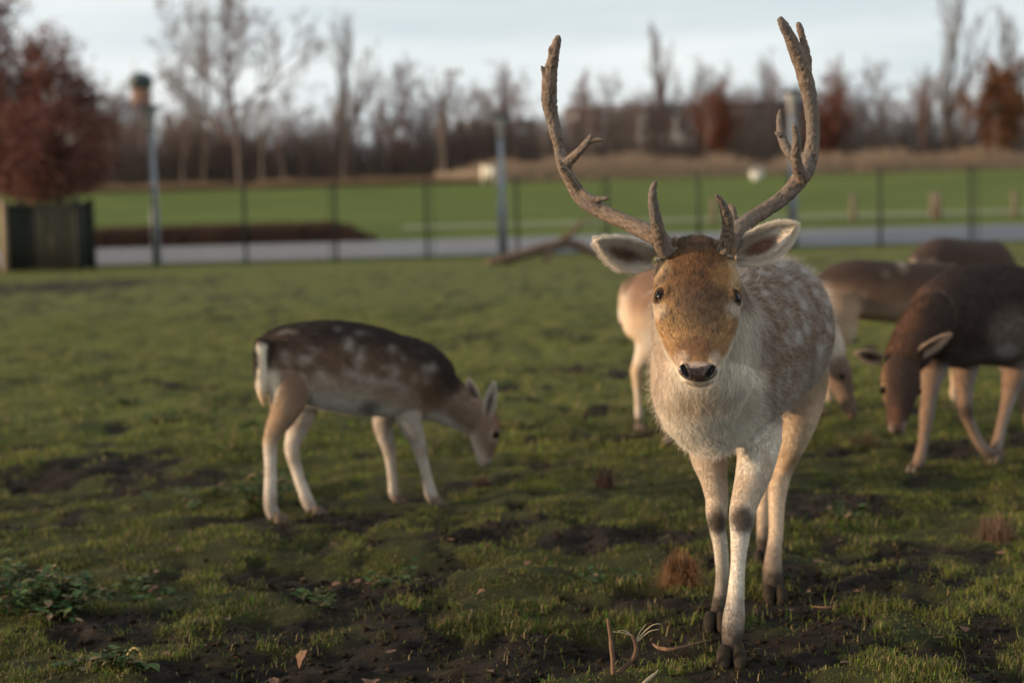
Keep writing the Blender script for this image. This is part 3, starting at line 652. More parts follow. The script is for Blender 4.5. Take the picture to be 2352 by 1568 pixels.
pn, _ = hit(1603, 849, nb); nn0 = nrm(vdir + np.array([0, 0, -.12])); ns_ = nrm(HS - nn0 * (HS @ nn0)); nu_ = np.cross(nn0, ns_); nu_ = nu_ if nu_[2] > 0 else -nu_
nose(buck, pn + nn0 * .003, ns_, nu_, nn0, .0395, .0185, .0250, .0115)
# ears
rim = (.74, .66, .56)
p1, _ = hit(1502, 598, nb); p2, _ = hit(1690, 585, nb)
ear(buck, at(1512, 596, 3.63), at(1366, 553, 3.60), (.10, .1, 1), (-.1, 1, -.1), .037, .036, (.34, .24, .16), (.20, .075, .045), rim, 16000, 21, -.25)
ear(buck, at(1682, 590, 3.64), at(1828, 517, 3.62), (-.25, .1, 1), (.1, 1, -.1), .037, .036, (.34, .24, .16), (.16, .07, .045), rim, 16000, 22, -.2)
# antlers: each one mesh grown together from beam, tines and snags
z1 = lambda zx, zy: (1205.9 + .3663 * zx, .3663 * zy)
def antler(name, tubes, label):
    ab = Body()
    for q, pts in enumerate(tubes):
        rows = [(*at(*z1(zx, zy), Y), *([r_ * .3663 * Y / FPX] * 3)) for zx, zy, r_, Y in pts]
        ab.loft('tine%d' % q, rows, (.3, -1, .2), 5, 14)
    me2 = ab.skin(name, .0023, 4); v, n_ = mverts(me2); tg, tq, T, U = ab.tags(v)
    Bn = np.cross(T, U); ax_ = (v * U).sum(1); bx_ = (v * Bn).sum(1); al = (v * T).sum(1)
    # grain runs along the beam
    gc = np.stack([ax_ / .0045, bx_ / .0045, al / .04], 1); g = fbm(gc, 1.0, 3, 3); g2 = fbm(v, .05, 2, 4); pit = fbm(v, .009, 2, 8)
    v = v + n_ * ((g - .5) * .0042 + (g2 - .5) * .004 + np.minimum(pit - .27, 0) * .012)[:, None]
    me2.vertices.foreach_set('co', v.astype(np.float32).ravel()); me2.update(); smooth(me2)
    cc = np.tile(C_(.135, .096, .072), (len(v), 1)); cc = blend(cc, (.075, .052, .038), sstep(.48, .72, g) * .75); cc = blend(cc, (.20, .15, .11), sstep(.5, .32, g) * .6); cc = blend(cc, (.12, .10, .088), sstep(.42, .65, g2) * .6)
    cc = blend(cc, (.04, .03, .022), sstep(.26, .20, pit) * .6)
    setcol(me2, cc); return child('antler', me2, ANT, buck, label=label)
ANT = material('antler_bone', attr='col', rough=.75, spec=.25, bump=(260, .5, .002))
LA = [[(905, 1600, 62, 3.63), (862, 1520, 60, 3.645), (790, 1468, 58, 3.66), (640, 1397, 52, 3.70), (480, 1325, 50, 3.74), (355, 1240, 50, 3.76), (290, 1140, 44, 3.77), (245, 1045, 42, 3.78), (217, 950, 36, 3.79), (196, 850, 38, 3.79), (172, 745, 40, 3.79), (152, 640, 47, 3.78), (153, 540, 51, 3.775), (160, 450, 46, 3.77), (176, 375, 39, 3.76), (190, 300, 34, 3.755), (204, 245, 24, 3.75), (206, 222, 12, 3.75)],
      [(140, 505, 24, 3.77), (115, 455, 15, 3.765), (104, 412, 9, 3.76)], [(165, 350, 20, 3.755), (155, 310, 14, 3.75), (157, 290, 8, 3.75)],
      [(245, 1050, 40, 3.77), (285, 1005, 34, 3.765), (335, 955, 27, 3.75), (385, 900, 23, 3.735), (408, 865, 18, 3.73), (414, 842, 10, 3.725)], [(392, 895, 20, 3.735), (430, 880, 18, 3.73), (465, 875, 15, 3.725), (490, 876, 8, 3.72)],
      [(335, 1185, 36, 3.73), (280, 1110, 32, 3.715), (235, 1050, 25, 3.705), (210, 1000, 12, 3.70)],
      [(350, 1195, 26, 3.76), (400, 1235, 22, 3.74), (450, 1252, 20, 3.73), (505, 1245, 15, 3.72), (533, 1242, 8, 3.715)],
      [(885, 1590, 56, 3.62), (850, 1520, 50, 3.605), (832, 1430, 43, 3.585), (812, 1330, 35, 3.57), (800, 1230, 27, 3.555), (806, 1170, 20, 3.55), (820, 1138, 10, 3.545)]]
RA = [[(1255, 1600, 60, 3.63), (1300, 1510, 58, 3.645), (1350, 1435, 56, 3.66), (1420, 1370, 51, 3.68), (1510, 1315, 48, 3.71), (1610, 1245, 49, 3.74), (1695, 1160, 54, 3.76), (1762, 1060, 55, 3.77), (1793, 960, 48, 3.78), (1806, 850, 40, 3.78), (1801, 720, 42, 3.775), (1781, 600, 47, 3.77), (1754, 480, 51, 3.765), (1722, 380, 50, 3.76), (1690, 300, 46, 3.755), (1655, 220, 36, 3.745), (1620, 158, 27, 3.735), (1594, 112, 14, 3.73)],
      [(1765, 400, 34, 3.77), (1752, 300, 30, 3.77), (1735, 225, 23, 3.77), (1722, 180, 22, 3.77), (1712, 140, 12, 3.77)], [(1775, 440, 26, 3.77), (1788, 370, 14, 3.77), (1784, 345, 6, 3.77)],
      [(1755, 1120, 44, 3.74), (1712, 1060, 38, 3.72), (1698, 960, 31, 3.70), (1705, 870, 25, 3.68), (1696, 815, 20, 3.67), (1684, 785, 13, 3.665)],
      [(1770, 1010, 40, 3.78), (1690, 985, 34, 3.79), (1640, 930, 30, 3.80), (1610, 850, 25, 3.81), (1594, 770, 19, 3.815), (1598, 710, 13, 3.82), (1602, 684, 7, 3.82)], [(1605, 850, 16, 3.80), (1578, 838, 10, 3.80), (1570, 826, 5, 3.80)],
      [(1245, 1590, 52, 3.62), (1265, 1500, 48, 3.61), (1272, 1410, 41, 3.595), (1258, 1335, 33, 3.58), (1235, 1270, 23, 3.57), (1210, 1235, 16, 3.56), (1190, 1220, 9, 3.555)],
      [(1310, 1480, 40, 3.66), (1305, 1390, 30, 3.67), (1302, 1320, 24, 3.68), (1280, 1280, 15, 3.69)]]
AL = antler('antler', LA, 'antler with a forked inner tine and a blunt narrow palm')
AR = antler('antler', RA, 'antler ending in two prongs')
# pearly burrs where the antlers meet the brow
BURR = material('burr_bone', (.20, .15, .11), .85, noise=(90, .5, (1, 1, 1)))
for (xa, ya, xb, yb, dip), par in zip(((1508, 596, 1552, 571, 7), (1652, 573, 1692, 592, 5)), (AL, AR)):
    P = Parts()
    for q_ in np.linspace(0, 1, 13):
        s_, _ = hit(xa + (xb - xa) * q_, ya + (yb - ya) * q_ + dip * math.sin(q_ * 3.14), nb); r_ = .0036 + .0016 * rng.random()
        an = np.linspace(0, 2 * np.pi, 8, endpoint=False)
        rows = [(s_ + np.array([0, 0, 1.]) * r_ * k_, max(r_ * math.sqrt(max(1 - k_ * k_, 0)), .0004)) for k_ in (-1, -.6, 0, .6, 1)]
        Vb = np.concatenate([p_ + rr_ * (np.cos(an)[:, None] * CR + np.sin(an)[:, None] * nrm(CF)) for p_, rr_ in rows]) + rng.normal(0, .0006, (40, 3)); P.add(_skin(Vb, 5, 8, rows[0][0], rows[-1][0], 0))
    me = P.mesh('burr'); smooth(me); child('burr', me, BURR, par, kind='stuff')

# ---------------------------------------------------------------- the other fallow deer
def finish_deer(name, B, voxel, colf, label, base, fur_n=0, flen=.016, eyes=(), hoofs=(), hfw=(0, -1, 0), hsz=.05, seed=31, eye_r=.015, it=9):
    me = B.skin('body', voxel, it); V, NV = mverts(me); px, py = proj(V); tag, tt, TT, UU = B.tags(V)
    c = soften(me, colf(V, NV, px, py, tag, tt), 8, tag == 'tail'); setcol(me, np.clip(c, 0, 1))
    root = empty(name, base, label, 'deer', 'fallow deer in the paddock'); bo = child('body', me, SKIN, root)
    if fur_n:
        leg = np.char.startswith(tag.astype(str), 'leg'); hd = tag == 'head'
        fl = TT.copy(); fl[tag == 'torso'] = nrm(TT[tag == 'torso'] + np.array([0, 0, -.5]))
        ln = np.full(len(V), flen); ln[leg | hd] = .007; den = np.where(leg | hd, 1.3, 1.0)
        furry('fur', me, fur_n, ln, den, fl, np.full(len(V), .2), c, bo, FUR, seed, .0006, k=3, clump=.35, csc=.03)
    for e, f in eyes: eyeball('eye', np.asarray(e), eye_r, f, root)
    for h in hoofs: hoof(root, (h[0], h[1], -.006), hfw, hsz, hsz * 1.2, .034, HORNB)
    return root, V
def coat(V, up, n1, n2, dark, flank, pale, belly, zd, zf, zb):
    c = np.tile(C_(*flank), (len(V), 1)); c = blend(c, dark, sstep(zf, zd, up + (n1 - .5) * .08)); c = blend(c, pale, sstep(zf + .01, zb + .04, up + (n1 - .5) * .05)); return blend(c, belly, sstep(zb + .02, zb - .04, up))

# the grazing fawn on the left, seen from the side
z4 = lambda zx, zy: (516.8 + .3661 * zx, 660.4 + .3661 * zy)
def rz(pts, side=None, fb=1.0, zf=z4, k=.3661):
    """(zoom x, zoom y, half extent in the picture plane, Y[, half width across])"""
    o = []
    for a in pts:
        Y = a[3]; r_ = a[2] * k * Y / FPX; w = a[4] if len(a) > 4 else r_ * .9
        o.append((*at(*zf(a[0], a[1]), Y), w, r_, r_ * fb))
    return o
fb_ = Body()
fb_.loft('torso', rz([(205, 430, 40, 5.66, .03), (235, 430, 110, 5.67, .06), (300, 430, 175, 5.69, .095), (420, 445, 228, 5.72, .118), (560, 472, 272, 5.75, .128), (720, 495, 288, 5.78, .132), (900, 522, 284, 5.81, .13), (1050, 550, 262, 5.84, .118), (1180, 575, 250, 5.87, .105), (1275, 610, 215, 5.89, .09), (1350, 660, 160, 5.90, .07), (1400, 690, 80, 5.91, .04)]), (0, 0, 1), 4, 32)
fb_.loft('neck', rz([(1180, 600, 190, 5.87, .08), (1290, 650, 185, 5.89, .08), (1380, 700, 158, 5.90, .072), (1470, 765, 122, 5.90, .062), (1560, 820, 108, 5.90, .056), (1610, 850, 90, 5.90, .05)]), (.5, 0, .9), 4, 24)
fb_.loft('head', rz([(1560, 720, 45, 5.90, .030), (1590, 765, 82, 5.90, .050), (1618, 840, 106, 5.90, .058), (1625, 905, 100, 5.90, .058), (1628, 970, 82, 5.90, .046), (1628, 1030, 62, 5.90, .036), (1630, 1080, 48, 5.90, .030), (1634, 1110, 32, 5.90, .022), (1636, 1122, 12, 5.90, .01)]), (1, 0, .1), 4, 24)
fb_.loft('leg_nh', rz([(400, 560, 170, 5.67, .07), (395, 680, 130, 5.65, .065), (372, 780, 95, 5.64, .05), (330, 860, 72, 5.64, .036), (292, 940, 52, 5.64), (284, 1010, 45, 5.64), (285, 1100, 40, 5.635), (285, 1220, 40, 5.63), (284, 1340, 44, 5.63), (292, 1390, 46, 5.63), (312, 1440, 42, 5.63)]), (1, 0, 0), 4, 18)
fb_.loft('leg_fh', rz([(460, 620, 130, 5.80, .06), (490, 760, 95, 5.80, .05), (455, 880, 68, 5.80), (425, 970, 52, 5.80), (420, 1030, 44, 5.79), (448, 1140, 38, 5.78), (492, 1270, 38, 5.77), (518, 1340, 42, 5.765), (550, 1390, 38, 5.76)]), (1, 0, 0), 4, 18)
fb_.loft('leg_nf', rz([(1150, 620, 130, 5.83, .05), (1140, 740, 105, 5.83, .045), (1162, 850, 76, 5.84), (1200, 940, 55, 5.85), (1222, 1010, 47, 5.86), (1248, 1110, 35, 5.865), (1275, 1220, 34, 5.87), (1292, 1290, 40, 5.87), (1312, 1335, 36, 5.87)]), (1, 0, 0), 4, 18)
fb_.loft('leg_ff', rz([(1020, 740, 90, 5.94, .045), (990, 850, 66, 5.94), (1010, 950, 52, 5.945), (1030, 1020, 44, 5.95), (1043, 1130, 32, 5.95), (1053, 1240, 32, 5.95), (1060, 1290, 38, 5.95), (1075, 1325, 32, 5.95)]), (1, 0, 0), 4, 18)
fb_.loft('tail', rz([(240, 330, 40, 5.63, .03), (225, 400, 46, 5.615, .03), (225, 520, 42, 5.61, .026), (228, 620, 34, 5.61, .02), (236, 700, 18, 5.61, .012), (240, 732, 6, 5.61, .004)]), (1, 0, 0), 4, 16)
def col_fawn(V, NV, px, py, tag, tt):
    n1, n2 = fbm(V, .05, 3, 2), fbm(V, .018, 2, 3); zx, zy = (px - 516.8) / .3661 + (n2 - .5) * 30, (py - 660.4) / .3661 + (n1 - .5) * 40; far = NV[:, 1] > .2
    c = np.tile(C_(.155, .093, .06), (len(V), 1)); top = np.interp(zx, [180, 330, 500, 700, 900, 1050, 1200, 1300, 1400], [400, 240, 195, 205, 240, 290, 330, 420, 560])
    d = zy - top; c = blend(c, (.026, .017, .014), sstep(290, 30, d + (n1 - .5) * 120)); c = blend(c, (.30, .20, .135), sstep(280, 400, d + (n1 - .5) * 60)); c = blend(c, (.45, .37, .30), sstep(330, 450, d)); c = blend(c, (.62, .60, .57), sstep(430, 520, d + (n1 - .5) * 60))
    c = blend(c, (.06, .045, .04), ell(zx, zy, 900, 745, 60, 40, .5) * .7)
    sp = fbm(np.stack([zx / 70, zy / 55, zx * 0], 1), 1.0, 2, 7); c = blend(c, (.50, .43, .38), sstep(.60, .80, sp) * (tag == 'torso') * sstep(20, 60, d) * sstep(420, 330, d) * .55)
    for a in ((500, 450, 40, 26), (590, 545, 32, 45), (500, 640, 46, 26), (485, 560, 18, 30), (550, 390, 14, 20), (860, 380, 16, 12), (700, 250, 18, 10)): c = blend(c, (.58, .52, .47), ell(zx, zy, *a, .6) * .6)
    ls = np.abs(zx - np.interp(zy, [390, 620], [365, 450])); c = blend(c, (.55, .49, .44), sstep(24, 4, ls) * sstep(380, 430, zy) * sstep(630, 560, zy) * .6 * (tag != 'tail'))
    ls = np.abs(zy - np.interp(zx, [700, 820, 1050, 1200], [520, 550, 600, 640])); c = blend(c, (.56, .51, .47), sstep(34, 4, ls) * sstep(690, 760, zx) * sstep(1230, 1050, zx) * .6)
    nk = np.isin(tag, ['neck']); c = blend(c, (.22, .15, .11), nk * .75); c = blend(c, (.05, .03, .024), nk * sstep(80, 10, d) * sstep(1480, 1380, zx)); c = blend(c, (.62, .58, .53), nk * sstep(-60, 30, zy - np.interp(zx, [1200, 1400, 1560], [760, 830, 960])))
    hd = tag == 'head'; h_ = np.tile(C_(.21, .14, .10), (len(V), 1)); h_ = blend(h_, (.56, .47, .38), sstep(1640, 1560, zx + (zy - 950) * .25 * 0 + np.maximum(0, 950 - zy) * .8)); h_ = blend(h_, (.21, .12, .075), sstep(1655, 1690, zx)); h_ = blend(h_, (.5, .44, .40), sstep(1030, 1110, zy) * .6); h_ = blend(h_, (.05, .035, .03), sstep(1095, 1118, zy) * sstep(1625, 1640, zx))
    h_ = blend(h_, (.5, .42, .35), ell(zx, zy, 1690, 925, 34, 44, .4) * .7); c = np.where(hd[:, None], h_, c)
    lg = np.char.startswith(tag.astype(str), 'leg') & (zy > 690); l_ = np.tile(C_(.60, .53, .46), (len(V), 1)); l_ = blend(l_, (.42, .27, .16), (tag == 'leg_nh') * sstep(1060, 900, zy) * sstep(440, 330, zx + (n1 - .5) * 60)); l_ = blend(l_, (.30, .23, .18), sstep(.5, .66, n1) * .6); l_ = blend(l_, (.22, .18, .155), np.isin(tag, ['leg_nf', 'leg_ff']) * .30); l_ = blend(l_, (.14, .11, .09), sstep(1250, 1360, zy + (n1 - .5) * 60) * .6)
    th = (tag == 'leg_nh') & (zy <= 900); t3 = np.tile(C_(.19, .12, .078), (len(V), 1)); t3 = blend(t3, (.33, .225, .15), sstep(560, 840, zy + (n1 - .5) * 80)); t3 = blend(t3, (.58, .52, .46), sstep(470, 560, zx - (zy - 700) * .2) * sstep(640, 760, zy) * .8)
    c = np.where(lg[:, None], l_, c); c = np.where(th[:, None], c + (t3 - c) * sstep(950, 820, zy)[:, None] * sstep(430, 520, zy)[:, None], c)
    c = blend(c, (.68, .60, .48), ell(zx, zy, 300, 590, 36, 110, .5) * .85 * (tag != 'tail')); c = blend(c, (.03, .02, .016), ell(zx, zy, 283, 420, 16, 80, .4) * (tag != 'tail'))
    tl = tag == 'tail'; t_ = np.tile(C_(.72, .64, .52), (len(V), 1)); t_ = blend(t_, (.025, .018, .015), sstep(212, 196, zx + (n2 - .5) * 10) * sstep(640, 540, zy)); t_ = blend(t_, (.04, .026, .02), sstep(365, 330, zy)); t_ = blend(t_, (.58, .38, .2), sstep(600, 700, zy) * .7)
    return np.where(tl[:, None], t_, c)
q = gp(800, 1180)
fawn, fV = finish_deer('fallow_fawn', fb_, .0055, col_fawn, 'small dark-backed deer with a white tail grazing side-on, away from the herd', (q[0], q[1], 0), 60000, .014,
    eyes=[(at(*z4(1698, 918), 5.865), (.75, -.6, .05)), (at(*z4(1700, 918), 5.935), (.75, .6, .05))], hoofs=[gp(646, 1198), gp(733, 1181), gp(1006, 1161), gp(916, 1155)], hfw=(1, .1, 0), hsz=.042)
for (bx, by, tx, ty, Y) in ((1640, 840, 1690, 596, 5.85), (1575, 740, 1530, 582, 5.95)):
    ear(fawn, at(*z4(bx, by), Y), at(*z4(tx, ty), Y - .01), (1, .25, 0), (-.3, 1, .1), .021, .016, (.28, .20, .15), (.22, .14, .12), (.62, .55, .48), 3000, 41)

# the dark doe grazing on the right, head turned to the viewer
z5 = lambda zx, zy: (1837.5 + .3845 * zx, 516.8 + .3845 * zy)
R5 = lambda p: rz(p, zf=z5, k=.3845)
eb = Body()
eb.loft('torso', R5([(760, 640, 60, 6.22, .05), (790, 630, 170, 6.27, .10), (850, 590, 260, 6.35, .135), (960, 550, 295, 6.46, .15), (1100, 530, 300, 6.60, .155), (1240, 540, 300, 6.74, .155), (1370, 570, 290, 6.88, .15), (1470, 600, 230, 7.0, .12), (1530, 610, 120, 7.08, .06)]), (0, 0, 1), 4, 32)
eb.loft('neck', R5([(1000, 500, 120, 6.52, .05), (900, 525, 190, 6.41, .085), (800, 575, 200, 6.29, .10), (720, 650, 165, 6.18, .09), (665, 735, 130, 6.12, .08), (625, 790, 112, 6.06, .07), (607, 850, 80, 6.03, .055)]), (.5, -.3, .8), 4, 24)
eb.loft('head', [(*at(*z5(x_, y_), Y), w_ * .3845 * Y / FPX, f_, b_) for x_, y_, Y, w_, f_, b_ in ((610, 775, 6.05, 60, .03, .04), (607, 830, 6.03, 105, .045, .07), (603, 910, 6.0, 118, .05, .08), (600, 975, 5.98, 115, .048, .07), (594, 1050, 5.96, 92, .043, .062), (586, 1120, 5.94, 70, .038, .05), (580, 1180, 5.925, 60, .034, .042), (576, 1225, 5.915, 48, .028, .034), (574, 1250, 5.91, 18, .012, .014))], (0, -1, .2), 4, 24)
eb.loft('leg_a', R5([(830, 720, 120, 6.36, .06), (800, 850, 90, 6.34), (782, 950, 66, 6.33), (768, 1050, 52, 6.33), (757, 1130, 52, 6.33), (745, 1230, 39, 6.34), (728, 1340, 38, 6.345), (712, 1400, 42, 6.345), (692, 1445, 38, 6.34)]), (0, -1, 0), 4, 18)
eb.loft('leg_b', R5([(1000, 740, 120, 6.50, .06), (985, 860, 88, 6.50), (982, 960, 62, 6.50), (985, 1060, 50, 6.50), (995, 1130, 48, 6.50), (1030, 1220, 37, 6.51), (1075, 1310, 36, 6.52), (1110, 1350, 40, 6.52), (1140, 1385, 36, 6.52)]), (0, -1, 0), 4, 18)
eb.loft('leg_c', R5([(1330, 700, 170, 6.75, .07), (1310, 820, 120, 6.72), (1275, 920, 80, 6.70), (1255, 1000, 58, 6.70), (1232, 1090, 44, 6.66), (1205, 1190, 38, 6.62), (1182, 1290, 40, 6.58), (1168, 1350, 42, 6.55), (1164, 1395, 38, 6.54)]), (0, -1, 0), 4, 18)
eb.loft('leg_d', R5([(1420, 760, 130, 6.98, .06), (1400, 900, 80, 6.98), (1350, 990, 52, 6.98), (1345, 1080, 40, 6.95), (1370, 1180, 36, 6.93), (1390, 1260, 36, 6.92), (1395, 1310, 36, 6.92)]), (0, -1, 0), 4, 18)
def col_e(V, NV, px, py, tag, tt):
    zx, zy = (px - 1837.5) / .3845, (py - 516.8) / .3845; n1 = fbm(V, .06, 3, 2)
    c = np.tile(C_(.045, .028, .022), (len(V), 1)); c = blend(c, (.11, .055, .032), sstep(820, 640, zx + (n1 - .5) * 120)); c = blend(c, (.24, .19, .16), ell(zx + (n1 - .5) * 60, zy + (n1 - .5) * 60, 1290, 660, 160, 150, .5) * .8); c = blend(c, (.13, .105, .095), sstep(690, 800, zy + (n1 - .5) * 80) * sstep(800, 900, zx) * .8); c = blend(c, (.45, .43, .42), ell(zx, zy, 1230, 750, 70, 40, .5) * .7)  # neck reddened towards the left, sunlit edge put into the coat colour
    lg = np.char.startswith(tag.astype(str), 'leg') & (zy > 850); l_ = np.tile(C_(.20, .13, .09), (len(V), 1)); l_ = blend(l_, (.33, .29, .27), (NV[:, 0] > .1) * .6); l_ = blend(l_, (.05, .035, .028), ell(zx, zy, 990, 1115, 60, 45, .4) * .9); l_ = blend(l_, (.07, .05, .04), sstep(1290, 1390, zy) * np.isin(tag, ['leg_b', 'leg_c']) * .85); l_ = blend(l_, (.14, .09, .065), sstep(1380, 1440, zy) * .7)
    c = np.where(lg[:, None], l_, c)
    hd = tag == 'head'; h_ = np.tile(C_(.050, .028, .020), (len(V), 1)); h_ = blend(h_, (.05, .028, .02), sstep(900, 800, zy)); h_ = blend(h_, (.04, .025, .02), ell(zx, zy, 600, 930, 75, 110, .5) * .7); h_ = blend(h_, (.20, .115, .065), sstep(528, 492, zx + (n1 - .5) * 20) * .9); h_ = blend(h_, (.10, .048, .028), ell(zx, zy, 575, 1150, 50, 60, .5) * .8); h_ = blend(h_, (.40, .30, .25), (ell(zx, zy, 535, 1225, 22, 26, .4) + ell(zx, zy, 628, 1215, 22, 30, .4))); h_ = blend(h_, (.02, .014, .012), ell(zx, zy, 580, 1225, 34, 22, .4))  # paler left edge of the face is sunlight painted into the coat
    return np.where(hd[:, None], h_, c)
q = gp(2190, 1075)
dark, eV = finish_deer('fallow_doe', eb, .0065, col_e, 'dark brown deer with spread ears grazing beside the buck, face to the viewer', (q[0], q[1], 0), 80000, .022,
    eyes=[(at(*z5(500, 985), 5.97), (-.8, -.6, 0)), (at(*z5(702, 992), 5.98), (.8, -.6, 0))], hoofs=[gp(2098, 1082), gp(2290, 1052), gp(2285, 1062), gp(2374, 1025)], hfw=(-.6, -.8, 0), hsz=.044, seed=32, it=22)
ear(dark, at(*z5(510, 810), 6.03), at(*z5(333, 765), 6.0), (.1, 0, 1), (0, 1, .15), .024, .026, (.12, .07, .045), (.05, .03, .025), (.42, .31, .23), 3000, 43)
ear(dark, at(*z5(678, 800), 6.02), at(*z5(897, 655), 5.99), (-.3, -.5, 1), (.1, 1, .3), .022, .022, (.14, .08, .05), (.10, .05, .035), (.42, .31, .23), 3000, 44)

# does further back, from one body plan: x forward, y to the left side, z up
def plan_doe(name, loc, heading, s, label, pal, grazing=True, neck=None, spots=True, seed=1, fur=0, hb=1.0, st=1.0, zd=.72):
    f = np.array([math.cos(heading), math.sin(heading), 0]); l = np.array([-f[1], f[0], 0]); k = np.array([0, 0, 1.]); O = np.array([loc[0], loc[1], 0])
    w = lambda x, y, z: O + s * (f * x + l * y + k * z)
    B = Body()
    B.loft('torso', [(*w(x, 0, z), a * s, t_ * s, b_ * s) for x, z, a, t_, b_ in ((.45, .60, .03, .03, .03), (.43, .605, .065, .09, .09), (.37, .61, .10, .135, .14), (.26, .61, .128, .155, .165), (.10, .615, .148, .155, .17), (-.06, .63, .148, .155, .165), (-.20, .645, .140, .148, .16), (-.30, .64, .126, .125, .15), (-.37, .63, .098, .09, .12), (-.415, .62, .06, .05, .07), (-.43, .62, .02, .02, .02))], (0, 0, 1), 4, 28)
    npts = neck or ([(.30, 0, .66), (.42, 0, .60), (.54, 0, .47), (.63, 0, .34)] if grazing else [(.30, 0, .68), (.42, 0, .78), (.50, 0, .92), (.53, 0, 1.0)])
    nr_ = (.12, .105, .075, .058); B.loft('neck', [(*w(*p), .62 * r_ * s, r_ * s, r_ * s) for p, r_ in zip(npts, nr_)], f * .5 + k * .8, 4, 22)
    e = np.array(npts[-1]); d = np.array([.06, 0, -.33]) if grazing else np.array([.26, 0, -.13]); fr = np.array([1., 0, .2]) if grazing else np.array([.4, 0, 1.])
    d = d if neck is None else np.array(neck[-1]) - np.array(neck[-2]); d = d / np.linalg.norm(d) * .31 if neck is not None else d
    e0 = e - d * .12
    B.loft('head', [(*w(*(e0 + d * t_)), a * s, b_ * s, b_ * s) for t_, a, b_ in ((-.05, .03, .03), (.08, .052, .058), (.28, .06, .066), (.45, .054, .06), (.62, .041, .046), (.8, .033, .037), (.95, .028, .03), (1.03, .012, .014))], f if grazing else k, 4, 22)
    hf = []
    for sg, dx in ((1, .04 * st), (-1, -.05 * st)):
        B.loft('leg_h', [(*w(x + (dx if z < .3 else dx * .5), sg * y, z), a * s, b_ * s, b_ * s) for x, y, z, a, b_ in ((lambda q: [(-.30 + (p[0] + .30) * hb if p[2] < .4 else p[0], *p[1:]) for p in q])(((-.27, .07, .62, .075, .14), (-.28, .085, .51, .068, .125), (-.265, .09, .42, .05, .085), (-.30, .088, .345, .03, .045), (-.365, .085, .275, .023, .03), (-.365, .083, .22, .019, .024), (-.355, .08, .13, .017, .019), (-.35, .08, .075, .021, .022), (-.335, .08, .04, .02, .022))))], f, 4, 16)
        B.loft('leg_f', [(*w(x - (dx if z < .3 else dx * .5), sg * y, z), a * s, b_ * s, b_ * s) for x, y, z, a, b_ in ((.27, .06, .58, .05, .11), (.26, .075, .46, .045, .065), (.26, .078, .37, .032, .042), (.265, .078, .27, .025, .028), (.265, .078, .22, .019, .021), (.265, .078, .13, .016, .018), (.265, .078, .075, .02, .021), (.28, .078, .04, .019, .021))], f, 4, 16)
        hf += [w(-.30 - .02 * hb + dx, sg * .08, 0), w(.30 - dx, sg * .078, 0)]
    B.loft('tail', [(*w(x, 0, z), a * s, a * s * .6, a * s * .6) for x, z, a in ((-.38, .70, .03), (-.43, .67, .034), (-.45, .58, .030), (-.455, .50, .02), (-.455, .46, .005))], f, 4, 14)
    def colf(V, NV, px, py, tag, tt):
        L_ = (V - O) / s; x, y, z = L_ @ f, L_ @ l, L_ @ k; n1, n2 = fbm(L_, .07, 3, seed), fbm(L_, .03, 2, seed + 4); dk, fl, pl, be = pal
        c = coat(V, z, n1, n2, dk, fl, pl, be, zd, zd - .13, .47)
        if spots: c = blend(c, (.42, .34, .28), sstep(.62, .78, fbm(L_, .055, 2, seed + 9)) * (tag == 'torso') * sstep(.52, .58, z) * .6); c = blend(c, (.40, .27, .17), (tag == 'leg_h') * sstep(.70, .55, z) * .7)
        c = blend(c, (.66, .56, .44), sstep(-.33, -.40, x) * sstep(.70, .60, z) * (.9 if spots else .45)); c = blend(c, (.03, .02, .017), sstep(.028, .010, np.abs(np.abs(y) - .058)) * sstep(-.34, -.38, x) * sstep(.56, .62, z) * .9)
        lg = np.char.startswith(tag.astype(str), 'leg') & (z < .46); l2 = np.tile(C_(.46, .33, .22), (len(V), 1)); l2 = blend(l2, (.56, .50, .44), sstep(.45, .62, n1) * .7); l2 = blend(l2, (.16, .12, .10), sstep(.09, .05, z) * .7); c = np.where(lg[:, None], l2, c)
        hd = tag == 'head'; h_ = np.tile(C_(.15, .10, .075), (len(V), 1)); hp_ = (V - w(*e0)) / s; ff = hp_ @ (f if grazing else k); h_ = blend(h_, (.55, .46, .37), sstep(-.005, -.035, ff)); c = np.where(hd[:, None], h_, c)
        tl = tag == 'tail'; t_ = np.tile(C_(.68, .6, .5), (len(V), 1)); t_ = blend(t_, (.03, .022, .018), (np.abs(y) < .014) * (x < -.43) * .9); return np.where(tl[:, None], t_, c)
    fdir = f * .6; eyes = [(w(*(e0 + d * .36 + fr * .03 + np.array([0, sg * .052, 0]))), f * .4 + l * sg * .9) for sg in (-1, 1)]
    root, _ = finish_deer(name, B, .0085, colf, label, (O[0], O[1], 0), fur, .014, eyes, hf, f, .044 * s, seed + 50, .014 * s)
    for sg in (-1, 1):
        b0 = e0 + d * .02 + np.array([0, sg * .045, .0]); tp = b0 + (np.array([.0, sg * .07, .13]) if grazing else np.array([-.05, sg * .12, .07])); 
        ear(root, w(*b0), w(*tp), f if grazing else l * sg, (l * -sg * .3 - f) if not grazing else -f * .4 + l * sg, .028 * s, .02 * s, (.22, .15, .11), (.12, .08, .06), (.5, .42, .34), 0, 45)
    return root
PAL1 = ((.042, .027, .021), (.14, .082, .054), (.33, .23, .16), (.50, .46, .42)); PAL2 = ((.13, .078, .055), (.24, .145, .095), (.46, .32, .21), (.55, .48, .40)); PAL3 = ((.048, .030, .024), (.065, .038, .028), (.2, .14, .11), (.3, .25, .2))
